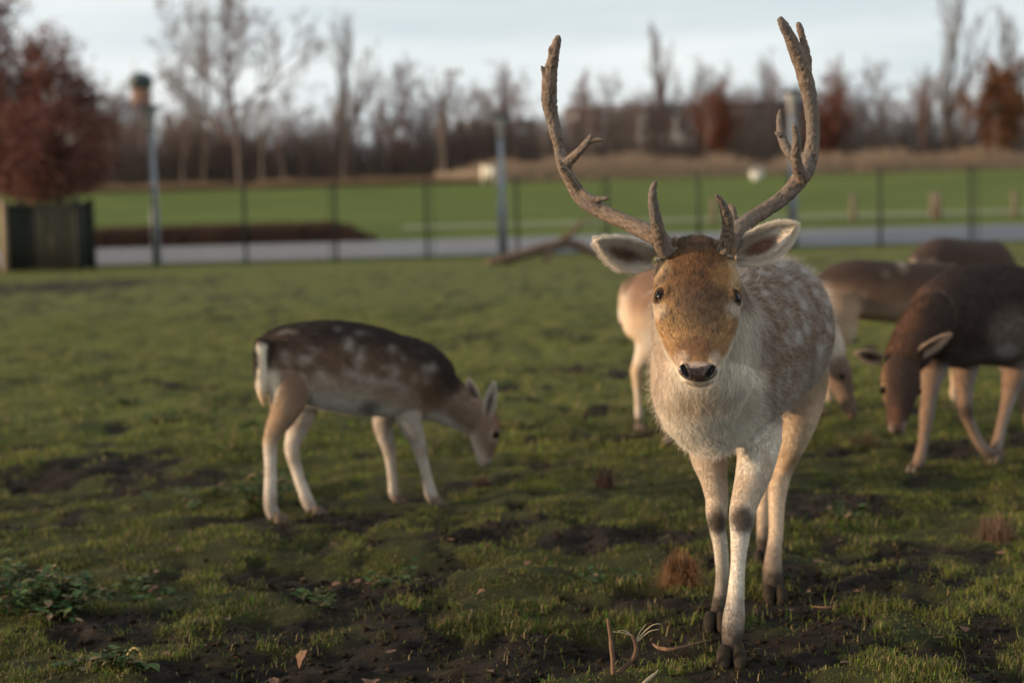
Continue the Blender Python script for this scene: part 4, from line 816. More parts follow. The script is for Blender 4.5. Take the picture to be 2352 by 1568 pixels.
# rump shows left of the buck, grazing head right of its hind leg
def ground_at(px, py): q = gp(px, py); return q[0], q[1]
ax, ay = ground_at(1470, 978); hx_, hy_ = ground_at(1932, 990)
hd_ = math.atan2(hy_ - ay - .05, hx_ - ax)
plan_doe('fallow_doe', (ax + .36 * math.cos(hd_), ay + .36 * math.sin(hd_)), hd_, .97, 'reddish doe grazing behind the buck, her rump and head showing past him', PAL2, True, [(.30, 0, .66), (.42, 0, .56), (.55, 0, .42), (.58, 0, .33)], False, 3, 0, .3, .6)
cx, cy = ground_at(1552, 1060)
plan_doe('fallow_doe', (cx + .115, cy + .26), math.radians(-86), .86, 'deer standing hidden behind the buck with only a lower leg showing', PAL2, True, [(.30, 0, .64), (.40, 0, .60), (.47, 0, .52), (.50, 0, .46)], True, 5)
dx_, dy_ = at(2020, 700, 8.2)[:2]
plan_doe('fallow_doe', (dx_ + .07, 8.3), math.radians(6), .93, 'spotted brown doe with a white rump standing between the buck and the dark doe', PAL1, True, None, True, 7)
fx_, _ = at(2160, 600, 10.4)[:2]
plan_doe('fallow_doe', (fx_ + .12, 10.4), math.radians(38), 1.0, 'distant brown deer of which only the rounded back shows above the others', PAL3, True, None, False, 9)

# ---------------------------------------------------------------- fence, lamps and other furniture behind the paddock
FY = 39.6
px2x = lambda px, Y: at(px, 500, Y)[0]
fence = empty('mesh_fence', (0, FY, 0), 'dark green wire mesh fence with steel posts across the paddock edge', 'fence')
GREEN = material('green_steel', (.018, .026, .020), .6, spec=.3)
P = Parts(); P.box((-.032, -.025, -.05), (.032, .025, 1.84)); P.box((-.036, -.029, 1.84), (.036, .029, 1.86)); post_me = P.mesh('post')
P = Parts(); P.box((-.014, -.012, .05), (.014, .012, 1.80)); thin_me = P.mesh('edge_bar')
SPAN = 2.10; X0 = px2x(562, FY) - 5 * SPAN
P0, P1 = [], []
for q in np.arange(.05, SPAN - .03, .05): P0.append((q, 0, .06)); P1.append((q, 0, 1.80))
for z in np.arange(.08, 1.85, .2):
    for dy in (-.006, .006): P0.append((.03, dy, z)); P1.append((SPAN - .03, dy, z))
v, qd, _ = sticks(P0, P1, np.full(len(P0), .0030), np.full(len(P0), .0030), 3); pan_me = mesh_np('wire_panel', v, qd)
for me_ in (post_me, thin_me, pan_me): me_.materials.append(GREEN)
for k in range(17):
    for nm, me_, dx in (('post', post_me, 0), ('wire_panel', pan_me, 0)) + ((('edge_bar', thin_me, .16 if k % 3 else -.14),) if k in (6, 7, 9, 13) else ()):
        o = bpy.data.objects.new(nm, me_); COL.objects.link(o); o.parent = fence; o.location = (X0 + k * SPAN + dx, 0, 0)
        if nm == 'wire_panel': o['kind'] = 'stuff'

GALV = material('galvanised_steel', (.21, .23, .26), .55, spec=.4, noise=(1.5, .15, (1, 1, .3)))
LAMPG = material('lamp_glass', (.40, .40, .40), .25, spec=.5); DARKM = material('dark_metal', (.05, .05, .055), .5)
def lamp(px, Y, top_py, label, sticker=True):
    x = px2x(px, Y); z0 = float(base_z(Y)); H = at(px, top_py, Y)[2] - z0
    r_ = empty('street_lamp', (x, Y, z0), label, 'street lamp', 'park lamps along the path')
    def prof(nm, pr, mat, n=16, par=None):
        P = Parts(); an = np.linspace(0, 2 * np.pi, n, endpoint=False)
        V_ = np.concatenate([np.column_stack([x + r2 * np.cos(an), Y + r2 * np.sin(an), np.full(n, z0 + z)]) for r2, z in pr]); P.add(_skin(V_, len(pr), n, np.array([x, Y, z0 + pr[0][1]]), np.array([x, Y, z0 + pr[-1][1]]), 0))
        me = P.mesh(nm); smooth(me); return child(nm, me, mat, par or r_)
    pl = prof('pole', [(.105, -.05), (.105, 1.25), (.075, 1.32), (.062, H - .55)], GALV)
    prof('collar', [(.085, H - .56), (.085, H - .40), (.06, H - .38)], material('lamp_collar', (.30, .27, .24), .5))
    hd = prof('lamp_head', [(.06, H - .40), (.085, H - .385)], DARKM); prof('lens', [(.08, H - .383), (.16, H - .14), (.16, H - .103)], LAMPG, par=hd)
    prof('lamp_cap', [(.30, H - .10), (.31, H - .07), (.20, H - .02), (.03, H)], DARKM, par=hd)
    if sticker: prof('sticker', [(.082, 1.55), (.083, 1.56), (.083, 1.80), (.082, 1.81)], material('sticker', (.30, .33, .40), .5), par=pl)
lamp(356, 40.4, 240, 'grey lamp post near the slatted tree guard'); lamp(1154, 40.4, 262, 'grey lamp post behind the fallen branch'); lamp(1822, 41.0, 205, 'grey lamp post seen between the buck antlers and the far trees', False)

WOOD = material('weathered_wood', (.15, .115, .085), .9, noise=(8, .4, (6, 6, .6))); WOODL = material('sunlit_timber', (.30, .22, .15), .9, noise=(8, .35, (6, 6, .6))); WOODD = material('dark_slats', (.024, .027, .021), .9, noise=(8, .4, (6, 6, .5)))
for k, (px_, Y) in enumerate(((1960, 48.6), (2143, 48.7), (2156, 48.9), (2330, 48.4), (1640, 49.0))):
    x = px2x(px_, Y); z0 = float(base_z(Y)); o_ = empty('wooden_bollard', (x, Y, z0), 'one of two weathered posts standing close together below the grass slope' if k in (1, 2) else 'single weathered wooden post standing at the foot of the grass slope', 'post', 'posts along the grass slope')
    P = Parts(); P.tube([(x, Y, z0 - .1), (x + .005, Y, z0 + .4), (x - .01, Y, z0 + .72)], [.085, .08, .078], 10); me = P.mesh('shaft'); child('shaft', me, WOOD, o_)
    P = Parts(); P.tube([(x - .01, Y, z0 + .72), (x - .01, Y, z0 + .76), (x - .01, Y, z0 + .785)], [.088, .075, .03], 10); child('cap', P.mesh('cap'), WOOD, o_)

# slatted guard round the red-leaved tree
GY0, GY1 = 38.0, 39.3; gx0, gx1 = px2x(8, 38.0), px2x(176, 38.0)
guard = empty('tree_guard', ((gx0 + gx1) / 2, (GY0 + GY1) / 2, 0), 'square guard of upright wooden slats around the red-leaved tree', 'tree guard')
for q, (x, Y) in enumerate(((gx0, GY0), (gx1, GY0), (gx0, GY1), (gx1, GY1))):
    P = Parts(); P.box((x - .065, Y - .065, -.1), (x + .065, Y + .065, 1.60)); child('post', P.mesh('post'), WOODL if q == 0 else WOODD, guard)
for z in (.25, 1.35):
    for Y in (GY0 + .075, GY1 - .075):
        P = Parts(); P.box((gx0, Y - .02, z), (gx1, Y + .02, z + .1)); child('rail', P.mesh('rail'), WOODD, guard)
    for x in (gx0 + .075, gx1 - .075):
        P = Parts(); P.box((x - .02, GY0 + .1, z), (x + .02, GY1 - .1, z + .1)); child('rail', P.mesh('rail'), WOODD, guard)
P = Parts(); P.box((-.037, -.011, .04), (.037, .011, 1.52)); slat_me = P.mesh('slat'); slat_me.materials.append(WOODD)
P = Parts(); P.box((-.011, -.034, .04), (.011, .034, 1.52)); slat2_me = P.mesh('slat'); slat2_me.materials.append(WOODD)
def addslat(me_, x, Y):
    o = bpy.data.objects.new('slat', me_); COL.objects.link(o); o.parent = guard; o.location = (x - guard.location.x, Y - guard.location.y, random.uniform(-.02, .02)); o.rotation_euler = (0, random.uniform(-.012, .012), 0)
random.seed(4)
for x in np.arange(gx0 + .13, gx1 - .1, .104): addslat(slat_me, x, GY0 + .04); addslat(slat_me, x + .03, GY1 - .04)
for Y in np.arange(GY0 + .15, GY1 - .1, .12): addslat(slat2_me, gx0 + .04, Y); addslat(slat2_me, gx1 - .04, Y)

# fallen branch lying in the paddock
r = np.random.default_rng(9); By = 34.5
fb0 = empty('fallen_branch', (*at(1240, 605, By)[:2], 0), 'crooked fallen branch lying on the grass before the mesh fence', 'branch')
def bpts(l): return [at(a, b2, Y) for a, b2, Y in l]
for nm, l, rr in (('limb', [(1118, 603, 34.2), (1165, 594, 34.3), (1215, 580, 34.5), (1262, 566, 34.7), (1310, 560, 34.9), (1352, 574, 35.0), (1392, 594, 35.1), (1430, 604, 35.2)], [.06, .11, .12, .11, .10, .09, .08, .05]),
                  ('side_branch', [(1270, 566, 34.7), (1300, 545, 34.8), (1328, 520, 34.9), (1350, 492, 35.0)], [.08, .07, .05, .02]), ('stub', [(1262, 572, 34.6), (1256, 590, 34.5), (1254, 612, 34.4)], [.07, .06, .05]), ('twig', [(1330, 520, 34.9), (1352, 515, 35.0), (1372, 500, 35.1)], [.03, .02, .008])):
    P = Parts(); P.tube(np.array(bpts(l)), rr, 9, 4); me = P.mesh(nm); v, n_ = mverts(me); v += n_ * ((fbm(v, .15, 3, 5) - .5) * .06)[:, None]; me.vertices.foreach_set('co', v.astype(np.float32).ravel()); smooth(me); child(nm, me, material('bark_' + nm, (.13, .085, .06), .95, noise=(9, .5, (1, 1, 1))), fb0)

# white cabinet, plank fence and white tub on the grass slope
Y = 84.0; x = px2x(1125, Y); z0 = float(base_z(Y))
cab = empty('utility_cabinet', (x, Y, z0), 'small white cabinet on legs at the top of the grass slope', 'cabinet'); CW = material('cream_paint', (.72, .66, .55), .6)
P = Parts(); P.box((x - .34, Y - .2, z0 + .25), (x + .34, Y + .2, z0 + .85)); child('housing', P.mesh('housing'), CW, cab)
P = Parts(); P.box((x - .38, Y - .24, z0 + .85), (x + .38, Y + .24, z0 + .90)); child('lid', P.mesh('lid'), CW, cab)
P = Parts(); P.box((x - .30, Y - .215, z0 + .30), (x - .01, Y - .20, z0 + .80)); child('door', P.mesh('door'), CW, cab); P = Parts(); P.box((x + .01, Y - .215, z0 + .30), (x + .30, Y - .20, z0 + .80)); child('door', P.mesh('door'), CW, cab)
for a, b2 in ((-.3, -.16), (.3, -.16), (-.3, .16), (.3, .16)):
    P = Parts(); P.box((x + a - .03, Y + b2 - .03, z0 - .05), (x + a + .03, Y + b2 + .03, z0 + .25)); child('leg', P.mesh('leg'), CW, cab)
Y = 85.5; xa, xb = px2x(1002, Y), px2x(1112, Y); z0 = float(base_z(Y)); pf = empty('plank_fence', ((xa + xb) / 2, Y, z0), 'low fence of upright sunlit planks beside the white cabinet', 'fence')
for q, x in enumerate(np.arange(xa, xb, .15)):
    P = Parts(); h_ = .62 + .05 * random.random(); P.box((x, Y - .012, z0 + .02), (x + .125, Y + .012, z0 + h_)); child('plank', P.mesh('plank'), WOODL, pf)
for z in (.15, .45): P = Parts(); P.box((xa, Y + .013, z0 + z), (xb, Y + .05, z0 + z + .07)); child('rail', P.mesh('rail'), WOODL, pf)
Y = 80.0; x = px2x(1740, Y); z0 = float(base_z(Y)); tb = empty('feed_tub', (x, Y, z0), 'white round tub lying on the grass slope', 'tub'); WH = material('white_plastic', (.82, .81, .80), .4)
P = Parts(); an = np.linspace(0, 2 * np.pi, 20, endpoint=False); pr = [(.20, 0), (.27, .08), (.31, .30), (.33, .32), (.33, .35), (.29, .35)]
V_ = np.concatenate([np.column_stack([x + a * np.cos(an), Y + a * np.sin(an), np.full(20, z0 + z)]) for a, z in pr]); P.add(_skin(V_, len(pr), 20, np.array([x, Y, z0]), np.array([x, Y, z0 + .33]), 0)); me = P.mesh('shell'); smooth(me); child('shell', me, WH, tb)
P = Parts(); P.tube([(x - .33, Y, z0 + .3), (x - .2, Y - .1, z0 + .50), (x, Y - .12, z0 + .56), (x + .2, Y - .1, z0 + .50), (x + .33, Y, z0 + .3)], [.018] * 5, 8, 4); child('handle', P.mesh('handle'), WH, tb)

# ---------------------------------------------------------------- trees
def grow(seed, H=1.0, trunk=.30, up=.55, lev=4, kids=(9, 6, 5, 4), spread=.75, r0=.018, lenf=(.52, .42, .38, .34), kink=.16):
    """returns segments per level: list of (p0,p1,r0,r1)"""
    r = np.random.default_rng(seed); S = [[] for _ in range(lev + 1)]
    def branch(p, d, L_, rad, l):
        n = 5 if l < 2 else (3 if l < lev else 2); q = p; pts = [p]; dd = d
        for k in range(n):
            dd = nrm(dd + r.normal(0, kink * (.35 if l == 0 else 1), 3) + np.array([0, 0, up * (.10 if l == 0 else .22)])); q = q + dd * L_ / n; pts.append(q)
            ra, rb = rad * (1 - .8 * k / n), rad * (1 - .8 * (k + 1) / n); S[l].append((pts[-2], q, ra, rb))
        if l >= lev: return
        nk = kids[l]
        for k in range(nk):
            t_ = (trunk + (1 - trunk) * (k + r.random() * .8) / nk) if l == 0 else (.18 + .8 * (k + r.random() * .8) / nk); t_ = min(t_, .99)
            i = min(int(t_ * n), n - 1); f = t_ * n - i; pp = pts[i] + (pts[i + 1] - pts[i]) * f; a = r.random() * 6.283
            base = nrm(pts[i + 1] - pts[i]); s_ = nrm(np.cross(base, [math.cos(a), math.sin(a), .13])); nd = nrm(base * (1 - spread * .55) + s_ * spread + np.array([0, 0, up * .35]))
            branch(pp, nd, L_ * lenf[l] * (1.15 - .5 * t_ if l == 0 else 1.1 - .4 * t_) * (.75 + .5 * r.random()), rad * (1 - .75 * t_) * .62 + .0006, l + 1)
    branch(np.zeros(3), np.array([0, 0, 1.]), H, r0, 0); return S
def tree_meshes(S, twigmin, cut=1):
    out = []
    for grp in (S[:cut], S[cut:]):
        seg = [a for l in grp for a in l]; P0, P1 = np.array([a[0] for a in seg]), np.array([a[1] for a in seg]); R0, R1 = np.maximum([a[2] for a in seg], twigmin), np.maximum([a[3] for a in seg], twigmin * .8)
        v, q, _ = sticks(P0, P1, R0, R1, 7 if grp is S[:cut] or len(seg) < 400 else 3); me = mesh_np('tree', v, q); smooth(me); out.append(me)
    return out
BARK = material('grey_bark', (.10, .078, .068), .95); BARKP = material('pale_bark', (.22, .175, .14), .9, noise=(4, .3, (4, 4, 1))); TWIG = material('brown_twigs', (.15, .105, .095), .95); TWIGR = material('red_twigs', (.165, .095, .082), .95); TWIGG = material('grey_twigs', (.17, .14, .125), .95)
PROTO = {}
def proto(key, mats, **kw):
    a, b2 = tree_meshes(grow(**kw), kw.get('tw', .0008) if False else .0017); a.name, b2.name = 'trunk', 'crown'; a.materials.append(mats[0]); b2.materials.append(mats[1]); PROTO[key] = (a, b2)
proto('round', (BARK, TWIG), seed=1, up=.45, kids=(12, 7, 6, 5), spread=.85, trunk=.22, lenf=(.58, .45, .42, .40))
proto('round2', (BARK, TWIGG), seed=2, up=.5, kids=(10, 7, 5, 4), spread=.8, trunk=.20, lenf=(.55, .45, .42, .40))
proto('upright', (BARK, TWIGG), seed=3, up=1.1, kids=(13, 6, 5, 4), spread=.48, trunk=.16, lenf=(.50, .42, .40, .38))
proto('upright2', (BARK, TWIGR), seed=4, up=1.0, kids=(12, 6, 5, 4), spread=.52, trunk=.14, lenf=(.48, .45, .42, .40))
proto('dense', (BARK, TWIGR), seed=5, up=.6, kids=(14, 7, 5, 4), spread=.8, trunk=.10, lenf=(.46, .46, .44, .42))
proto('young', (BARKP, TWIG), seed=6, up=.8, kids=(8, 5, 4, 4), spread=.6, trunk=.42, lenf=(.42, .42, .4, .4), r0=.013, kink=.07)
def put_tree(key, px_, Y, top_py, label, name='bare_tree', cat='tree', wid=1.0, rot=0.0, group='bare winter trees along the slope'):
    x = px2x(px_, Y); z0 = float(base_z(Y)) - .05; H = (at(px_, top_py, Y)[2] - z0) / 1.05
    o_ = empty(name, (x, Y, z0), label, cat, group)
    for nm, me_ in zip(('trunk', 'crown'), PROTO[key]):
        o = bpy.data.objects.new(nm, me_); COL.objects.link(o); o.parent = o_; o.scale = (H * wid, H * wid, H); o.rotation_euler = (0, 0, rot)
    return o_
TL = 'tall bare tree with a broad fan of fine branches rising above the rest'
put_tree('round', 553, 88, -25, TL, 'bare_tree', wid=1.0, rot=.4); put_tree('round2', 492, 91, 60, 'smaller bare tree close beside the tallest fan-shaped tree', wid=.8, rot=2.0)
for i_, (k_, px_, Y, top, w_, rt, lb) in enumerate([('upright', 790, 93, 125, .95, .3, 'slim pale bare tree with upright branches above the slope'), ('dense', 905, 92, 168, .85, 1.2, 'bushy bare tree with purplish twigs behind the slope'), ('upright2', 1020, 94, 205, .9, 2.2, 'reddish bare tree beside the tall floodlight mast'),
    ('upright2', 1165, 91, 185, .55, 3.0, 'narrow dark reddish tree right behind a lamp post'), ('round2', 1390, 95, 195, .8, 4.0, 'round grey bare tree behind the left antler'), ('upright', 1540, 95, 130, .8, 5.0, 'slender bare tree standing between the antlers'), ('upright2', 1520, 92, 195, .6, .9, 'dark reddish tree at the foot of the slender one'),
    ('round2', 1640, 97, 185, .7, 1.0, 'rounded bare tree behind the long pale building front'), ('round', 1770, 96, 185, .8, 2.9, 'hazy bare tree beside the right antler'), ('upright2', 1915, 92, 170, .6, 1.7, 'russet narrow tree just outside the right antler'), ('round2', 2030, 95, 165, .75, .6, 'grey bare tree with loose twigs near the upright giant'),
    ('upright', 2165, 90, 52, 1.05, .2, 'tall upright bare tree with a broom-shaped crown'), ('upright2', 2120, 89, 190, .7, 2.4, 'dense reddish bare tree at the foot of the broom-shaped one'), ('upright', 2352, 90, 95, .95, 4.4, 'tall bare tree beside the rust-coloured tree')]):
    put_tree(k_, px_, Y, top, lb, wid=w_, rot=rt)
r = np.random.default_rng(14); ks = ['dense', 'round', 'upright2', 'round2', 'dense']
for i_, px_ in enumerate(np.linspace(195, 2390, 72)):
    px_ = px_ + r.uniform(-22, 22); left = px_ < 1080
    top = r.uniform(215, 300) if left else r.uniform(200, 275) + (40 if 1200 < px_ < 1330 else 0)
    if 600 < px_ < 760: top += 10
    put_tree(ks[i_ % 5], px_, r.uniform(92, 106), top - (px_ - 1176) * .012, {'dense': 'bushy reddish bare tree in the thick belt above the slope', 'round': 'spreading brown bare tree in the thick belt above the slope', 'upright2': 'upright reddish bare tree in the thick belt above the slope', 'round2': 'spreading grey bare tree in the thick belt above the slope'}[ks[i_ % 5]], wid=r.uniform(.8, 1.15), rot=r.uniform(0, 6), group='trees of the belt')
for px_, top, Y, lb in ((258, 300, 86, 'pale young trunk standing next to the red-leaved tree'), (420, 290, 87, 'pale young trunk between the tower and the tallest bare tree'), (470, 300, 88, 'thin pale trunk right in front of the tallest bare tree'), (603, 250, 86, 'bright pale young trunk just beyond the tallest bare tree'), (655, 300, 88, 'faint young trunk next to the bright pale one'), (790, 280, 87, 'pale young trunk at the foot of the slim upright tree'),
        (1011, 270, 86, 'slender sunlit trunk at the end of the plank fence'), (1025, 240, 86.5, 'thick sunlit trunk at the end of the plank fence'), (1250, 280, 88, 'pale young trunk beyond the white cabinet'), (1355, 250, 87, 'pale young trunk in front of the round grey tree'), (1478, 240, 88, 'pale young trunk between the round grey tree and the slender one'), (1625, 240, 87, 'pale young trunk beside the small rust-leaved tree'), (2210, 250, 88, 'pale young trunk beside the broom-shaped tree'), (2290, 250, 87, 'pale young trunk in front of the broad rust-coloured tree')):
    put_tree('young', px_, Y, top, lb, 'young_tree', wid=.9 if px_ != 1025 else 1.25, rot=px_, group='young trees planted on the slope')

def leaf_cloud(n, cen, rad, size, seed, lump=.35, zmin=-9e9, hollow=.2):
    r = np.random.default_rng(seed); d = nrm(r.normal(0, 1, (n * 2, 3))); rr = (hollow + (1 - hollow) * r.random(n * 2)) ** .6
    p = d * rr[:, None] * np.asarray(rad); keep = fbm(p / np.asarray(rad), .38, 2, seed) > .36 + lump * .25 * rr; p = p[keep][:n] + np.asarray(cen); p = p[p[:, 2] > zmin]; n = len(p)
    a = nrm(r.normal(0, 1, (n, 3))); b2 = nrm(np.cross(a, r.normal(0, 1, (n, 3)))); s = (size * (.6 + .8 * r.random(n)))[:, None]
    V = np.stack([p - a * s, p + b2 * s * .5, p + a * s, p - b2 * s * .5], 1).reshape(-1, 3); return V, np.arange(n)[:, None] * 4 + np.array([[0, 1, 2, 3]])
def leaf_tree(px_, Y, cy_, rx, rz_, n, size, colr, label, name, seed, height, gap=.0, r0=.012):
    x = px2x(px_, Y); z0 = float(base_z(Y)) - .03; cz = at(px_, cy_, Y)[2]
    o_ = empty(name, (x, Y, z0), label, 'tree'); S = grow(seed, height, .25, .5, 3, (12, 7, 5), .8, r0 * height)
    a, b2 = tree_meshes(S, .006); 
    for nm, me_, m_ in (('trunk', a, BARK), ('branches', b2, BARK)): me_.materials.append(m_); o = bpy.data.objects.new(nm, me_); COL.objects.link(o); o.parent = o_
    # leaves hang on the branch ends and fill the crown
    tips = np.array([s_[1] for s_ in S[3]]) + np.array([x, Y, z0]); r = np.random.default_rng(seed); k_ = r.integers(0, len(tips), n // 2); pt = tips[k_] + r.normal(0, .16, (n // 2, 3))
    a_ = nrm(r.normal(0, 1, (len(pt), 3))); b_ = nrm(np.cross(a_, r.normal(0, 1, (len(pt), 3)))); s_ = (size * (.6 + .8 * r.random(len(pt))))[:, None]
    V1 = np.stack([pt - a_ * s_, pt + b_ * s_ * .5, pt + a_ * s_, pt - b_ * s_ * .5], 1).reshape(-1, 3); F1 = np.arange(len(pt))[:, None] * 4 + np.array([[0, 1, 2, 3]])
    V2, F2 = leaf_cloud(n // 2, (x, Y, cz), (rx, rx, rz_), size, seed); V = np.concatenate([V1, V2]); F = np.concatenate([F1, F2 + len(V1)])
    me = mesh_np('crown', V, F); c = np.repeat(C_(*colr)[None] * (.5 + 1.0 * r.random((len(F), 1))), 4, 0); c[:, 0] *= np.repeat(.85 + .4 * r.random(len(F)), 4); setcol(me, c); child('crown', me, LEAF, o_, kind='stuff')
LEAF = material('dry_leaves', attr='col', rough=.8, spec=.2, trans=.3)
leaf_tree(115, 38.65, 340, 1.75, 1.25, 24000, .050, (.150, .070, .056), 'tree with dense red-brown leaves rising from the slatted guard', 'red_leaved_tree', 21, 4.0)
leaf_tree(-15, 39.0, 235, 1.15, 1.9, 13000, .050, (.140, .070, .058), 'second red-brown tree half out of view beside the guarded tree', 'red_leaved_tree', 22, 5.3)
leaf_tree(1650, 90, 290, .75, 1.5, 5000, .08, (.17, .062, .036), 'small rust-leaved tree standing between the antlers', 'rust_tree', 23, 3.6)
leaf_tree(1905, 90, 300, .7, 1.6, 3500, .08, (.15, .06, .04), 'rust-leaved tree just outside the right antler', 'rust_tree', 24, 3.8)
leaf_tree(2300, 88, 270, 1.3, 1.9, 8000, .09, (.14, .066, .032), 'broad rust-coloured tree beside the far end of the fence', 'rust_tree', 25, 4.4)

def brush(name, n, fx, hmin, hmax, mat, seed, label, cat, rad=.012, lean=.25, kind='stuff'):
    r = np.random.default_rng(seed); x, y = fx(r, n); z = base_z(y); h = hmin + (hmax - hmin) * r.random(n) * (.25 + 1.1 * fbm2(x, y * 0, 2.2, 3, seed)); d = r.normal(0, lean, (n, 2))
    P0 = np.stack([x, y, z - .03], 1); P1 = P0 + np.stack([d[:, 0] * h, d[:, 1] * h, h], 1); v, q, _ = sticks(P0, P1, np.full(n, rad), np.full(n, rad * .4), 3); me = mesh_np(name, v, q)
    return link(name, me, mat, kind=kind, label=label, category=cat)
brush('thin_undergrowth', 14000, lambda r, n: (lambda y: (np.interp(r.random(n), [0, 1], [.0, .46]) * y, y))(r.uniform(90, 100, n)), .5, 3.8, material('brown_brush', (.17, .125, .105), 1.0), 13, 'lighter brown undergrowth below the trees behind the reeds', 'undergrowth', .02, .25)
brush('undergrowth', 22000, lambda r, n: (lambda y: (np.interp(r.random(n), [0, 1], [-.44, .02]) * y, y))(r.uniform(90, 101, n)), .5, 4.2, material('dark_brush', (.10, .075, .067), 1.0), 3, 'dark tangled undergrowth below the far tree belt', 'undergrowth', .02, .25)
brush('dry_reeds', 11000, lambda r, n: (lambda y: (np.interp(r.random(n), [0, 1], [-.03, .34]) * y, y))(r.uniform(86.5, 90, n)), .3, 1.45, material('dry_reed', (.34, .25, .18), .95), 4, 'pale dry reeds fringing the top of the grass slope', 'reeds', .012, .15)
brush('dry_grass', 9000, lambda r, n: (lambda y: (np.interp(r.random(n), [0, 1], [-.30, -.02]) * y, y))(r.uniform(84.5, 87, n)), .2, .55, material('dry_grass', (.17, .12, .075), .95), 6, 'brownish dry grass along the top of the slope', 'dry grass', .012, .2)
xl, xr = px2x(150, 45.6), px2x(862, 45.6)
hx = empty('low_hedge', ((xl + xr) / 2, 45.6, float(base_z(45.6))), 'low reddish-brown hedge of bare twigs along the path', 'hedge')
r = np.random.default_rng(8); n = 9000; u_ = r.random(n); x = xl + (xr - xl) * u_; y = 45.6 + r.normal(0, .28, n); h = (.22 + .38 * r.random(n)) * (1 - sstep(.86, 1.0, u_) * .75); P0 = np.stack([x, y, base_z(y) - .02], 1); d = r.normal(0, .3, (n, 2)); v, q, _ = sticks(P0, P0 + np.stack([d[:, 0] * h, d[:, 1] * h, h], 1), np.full(n, .008), np.full(n, .004), 3)
child('twigs', mesh_np('twigs', v, q), material('hedge_twigs', (.075, .038, .030), .95), hx, kind='stuff')

# ---------------------------------------------------------------- far buildings and masts
def facade(name, px0, px1, Y, top_py, label, wall, roofc, rows, cols, roofh=.8, dep=9):
    x0, x1 = px2x(px0, Y), px2x(px1, Y); zt = at((px0 + px1) / 2, top_py, Y)[2]; z0 = 2.6; o_ = empty(name, ((x0 + x1) / 2, Y, z0), label, 'building')
    P = Parts(); P.box((x0, Y, z0), (x1, Y + dep, zt - roofh)); child('wall', P.mesh('wall'), wall, o_)
    P = Parts(); P.box((x0 - .3, Y - .4, zt - roofh + .003), (x1 + .3, Y + dep + .3, zt)); child('roof', P.mesh('roof'), roofc, o_)
    gl = material('far_glass', (.06, .07, .09), .2); w = (x1 - x0) / cols; h = (zt - roofh - z0) / rows
    P = Parts(); P.box((-w * .33, -.05, -h * .28), (w * .33, .05, h * .28)); wm = P.mesh('window'); wm.materials.append(gl)
    for a in range(rows):
        for b2 in range(cols): o = bpy.data.objects.new('window', wm); COL.objects.link(o); o.parent = o_; o.location = (x0 + w * (b2 + .5) - o_.location.x, -.02, h * (a + .52))
facade('long_building', 1310, 1870, 170, 236, 'long pale building with a blue-grey roof behind the far trees', material('pale_render', (.50, .50, .52), .8), material('slate_roof', (.16, .17, .22), .7), 3, 14)
facade('low_building', 1060, 1230, 175, 275, 'low pale building behind the narrow reddish tree', material('grey_render', (.42, .43, .46), .8), material('grey_roof', (.25, .26, .30), .7), 2, 5)
Y = 190; x = px2x(222, Y); hl = empty('arched_hall', (x, Y, 2.6), 'distant hall with an arched grey roof beside the red-leaved tree', 'building'); rr = 3.6; zt = at(222, 218, Y)[2]
P = Parts(); P.box((x - rr, Y, 2.6), (x + rr, Y + 10, zt - 1.2)); child('wall', P.mesh('wall'), material('hall_wall', (.42, .44, .46), .7), hl)
an = np.linspace(0, np.pi, 14); V_ = np.array([[x + rr * 1.03 * math.cos(a), yy, zt - 1.2 + 1.2 * math.sin(a)] for yy in (Y - .1, Y + 10.1) for a in an]); k = np.arange(13); me = mesh_np('roof', V_, [np.stack([k, k + 1, k + 15, k + 14], 1)]); child('roof', me, material('hall_roof', (.13, .15, .17), .6), hl)
Y = 240; x = px2x(336, Y); tw = empty('brick_tower', (x, Y, 2.6), 'distant orange brick tower with a dark cap and a white mast', 'tower'); BR = material('orange_brick', (.20, .115, .085), .9, noise=(.8, .2, (1, 1, 1)))
z1_, z2_, z3_ = at(336, 205, Y)[2], at(336, 178, Y)[2], at(336, 130, Y)[2]
def cyl(nm, prf, mat, par, xc, Yc, n=18):
    an = np.linspace(0, 2 * np.pi, n, endpoint=False); P = Parts(); V_ = np.concatenate([np.column_stack([xc + a * np.cos(an), Yc + a * np.sin(an), np.full(n, z)]) for a, z in prf]); P.add(_skin(V_, len(prf), n, np.array([xc, Yc, prf[0][1]]), np.array([xc, Yc, prf[-1][1]]), 0)); me = P.mesh(nm); return child(nm, me, mat, par)
cyl('shaft', [(1.5, 2.6), (1.35, z1_)], BR, tw, x, Y); cyl('gallery', [(1.4, z1_), (1.75, z1_ + .4), (1.75, z1_ + 1.2), (1.5, z2_)], material('tower_glass', (.03, .045, .045), .3), tw, x, Y); cyl('cap', [(1.65, z2_), (1.3, z2_ + .4), (.2, z2_ + .8)], material('tower_cap', (.10, .12, .13), .6), tw, x, Y); cyl('mast', [(.12, z2_ + .6), (.06, z3_)], material('mast_white', (.6, .55, .55), .6), tw, x - .8, Y, 8)
Y = 160; x = px2x(1050, Y); fm = empty('floodlight_mast', (x, Y, 2.6), 'slender floodlight mast rising above the tree belt', 'mast'); zt = at(1050, 165, Y)[2]
MG = material('mast_grey', (.32, .34, .36), .6); cyl('pole', [(.14, 2.6), (.08, zt)], MG, fm, x, Y, 8)
P = Parts(); P.box((x - .75, Y - .05, zt - .06), (x + .75, Y + .05, zt + .04)); child('crossbar', P.mesh('crossbar'), MG, fm)
for a in (-.55, .55): P = Parts(); P.box((x + a - .26, Y - .25, zt - .30), (x + a + .26, Y - .06, zt + .22)); child('floodlight', P.mesh('floodlight'), MG, fm)

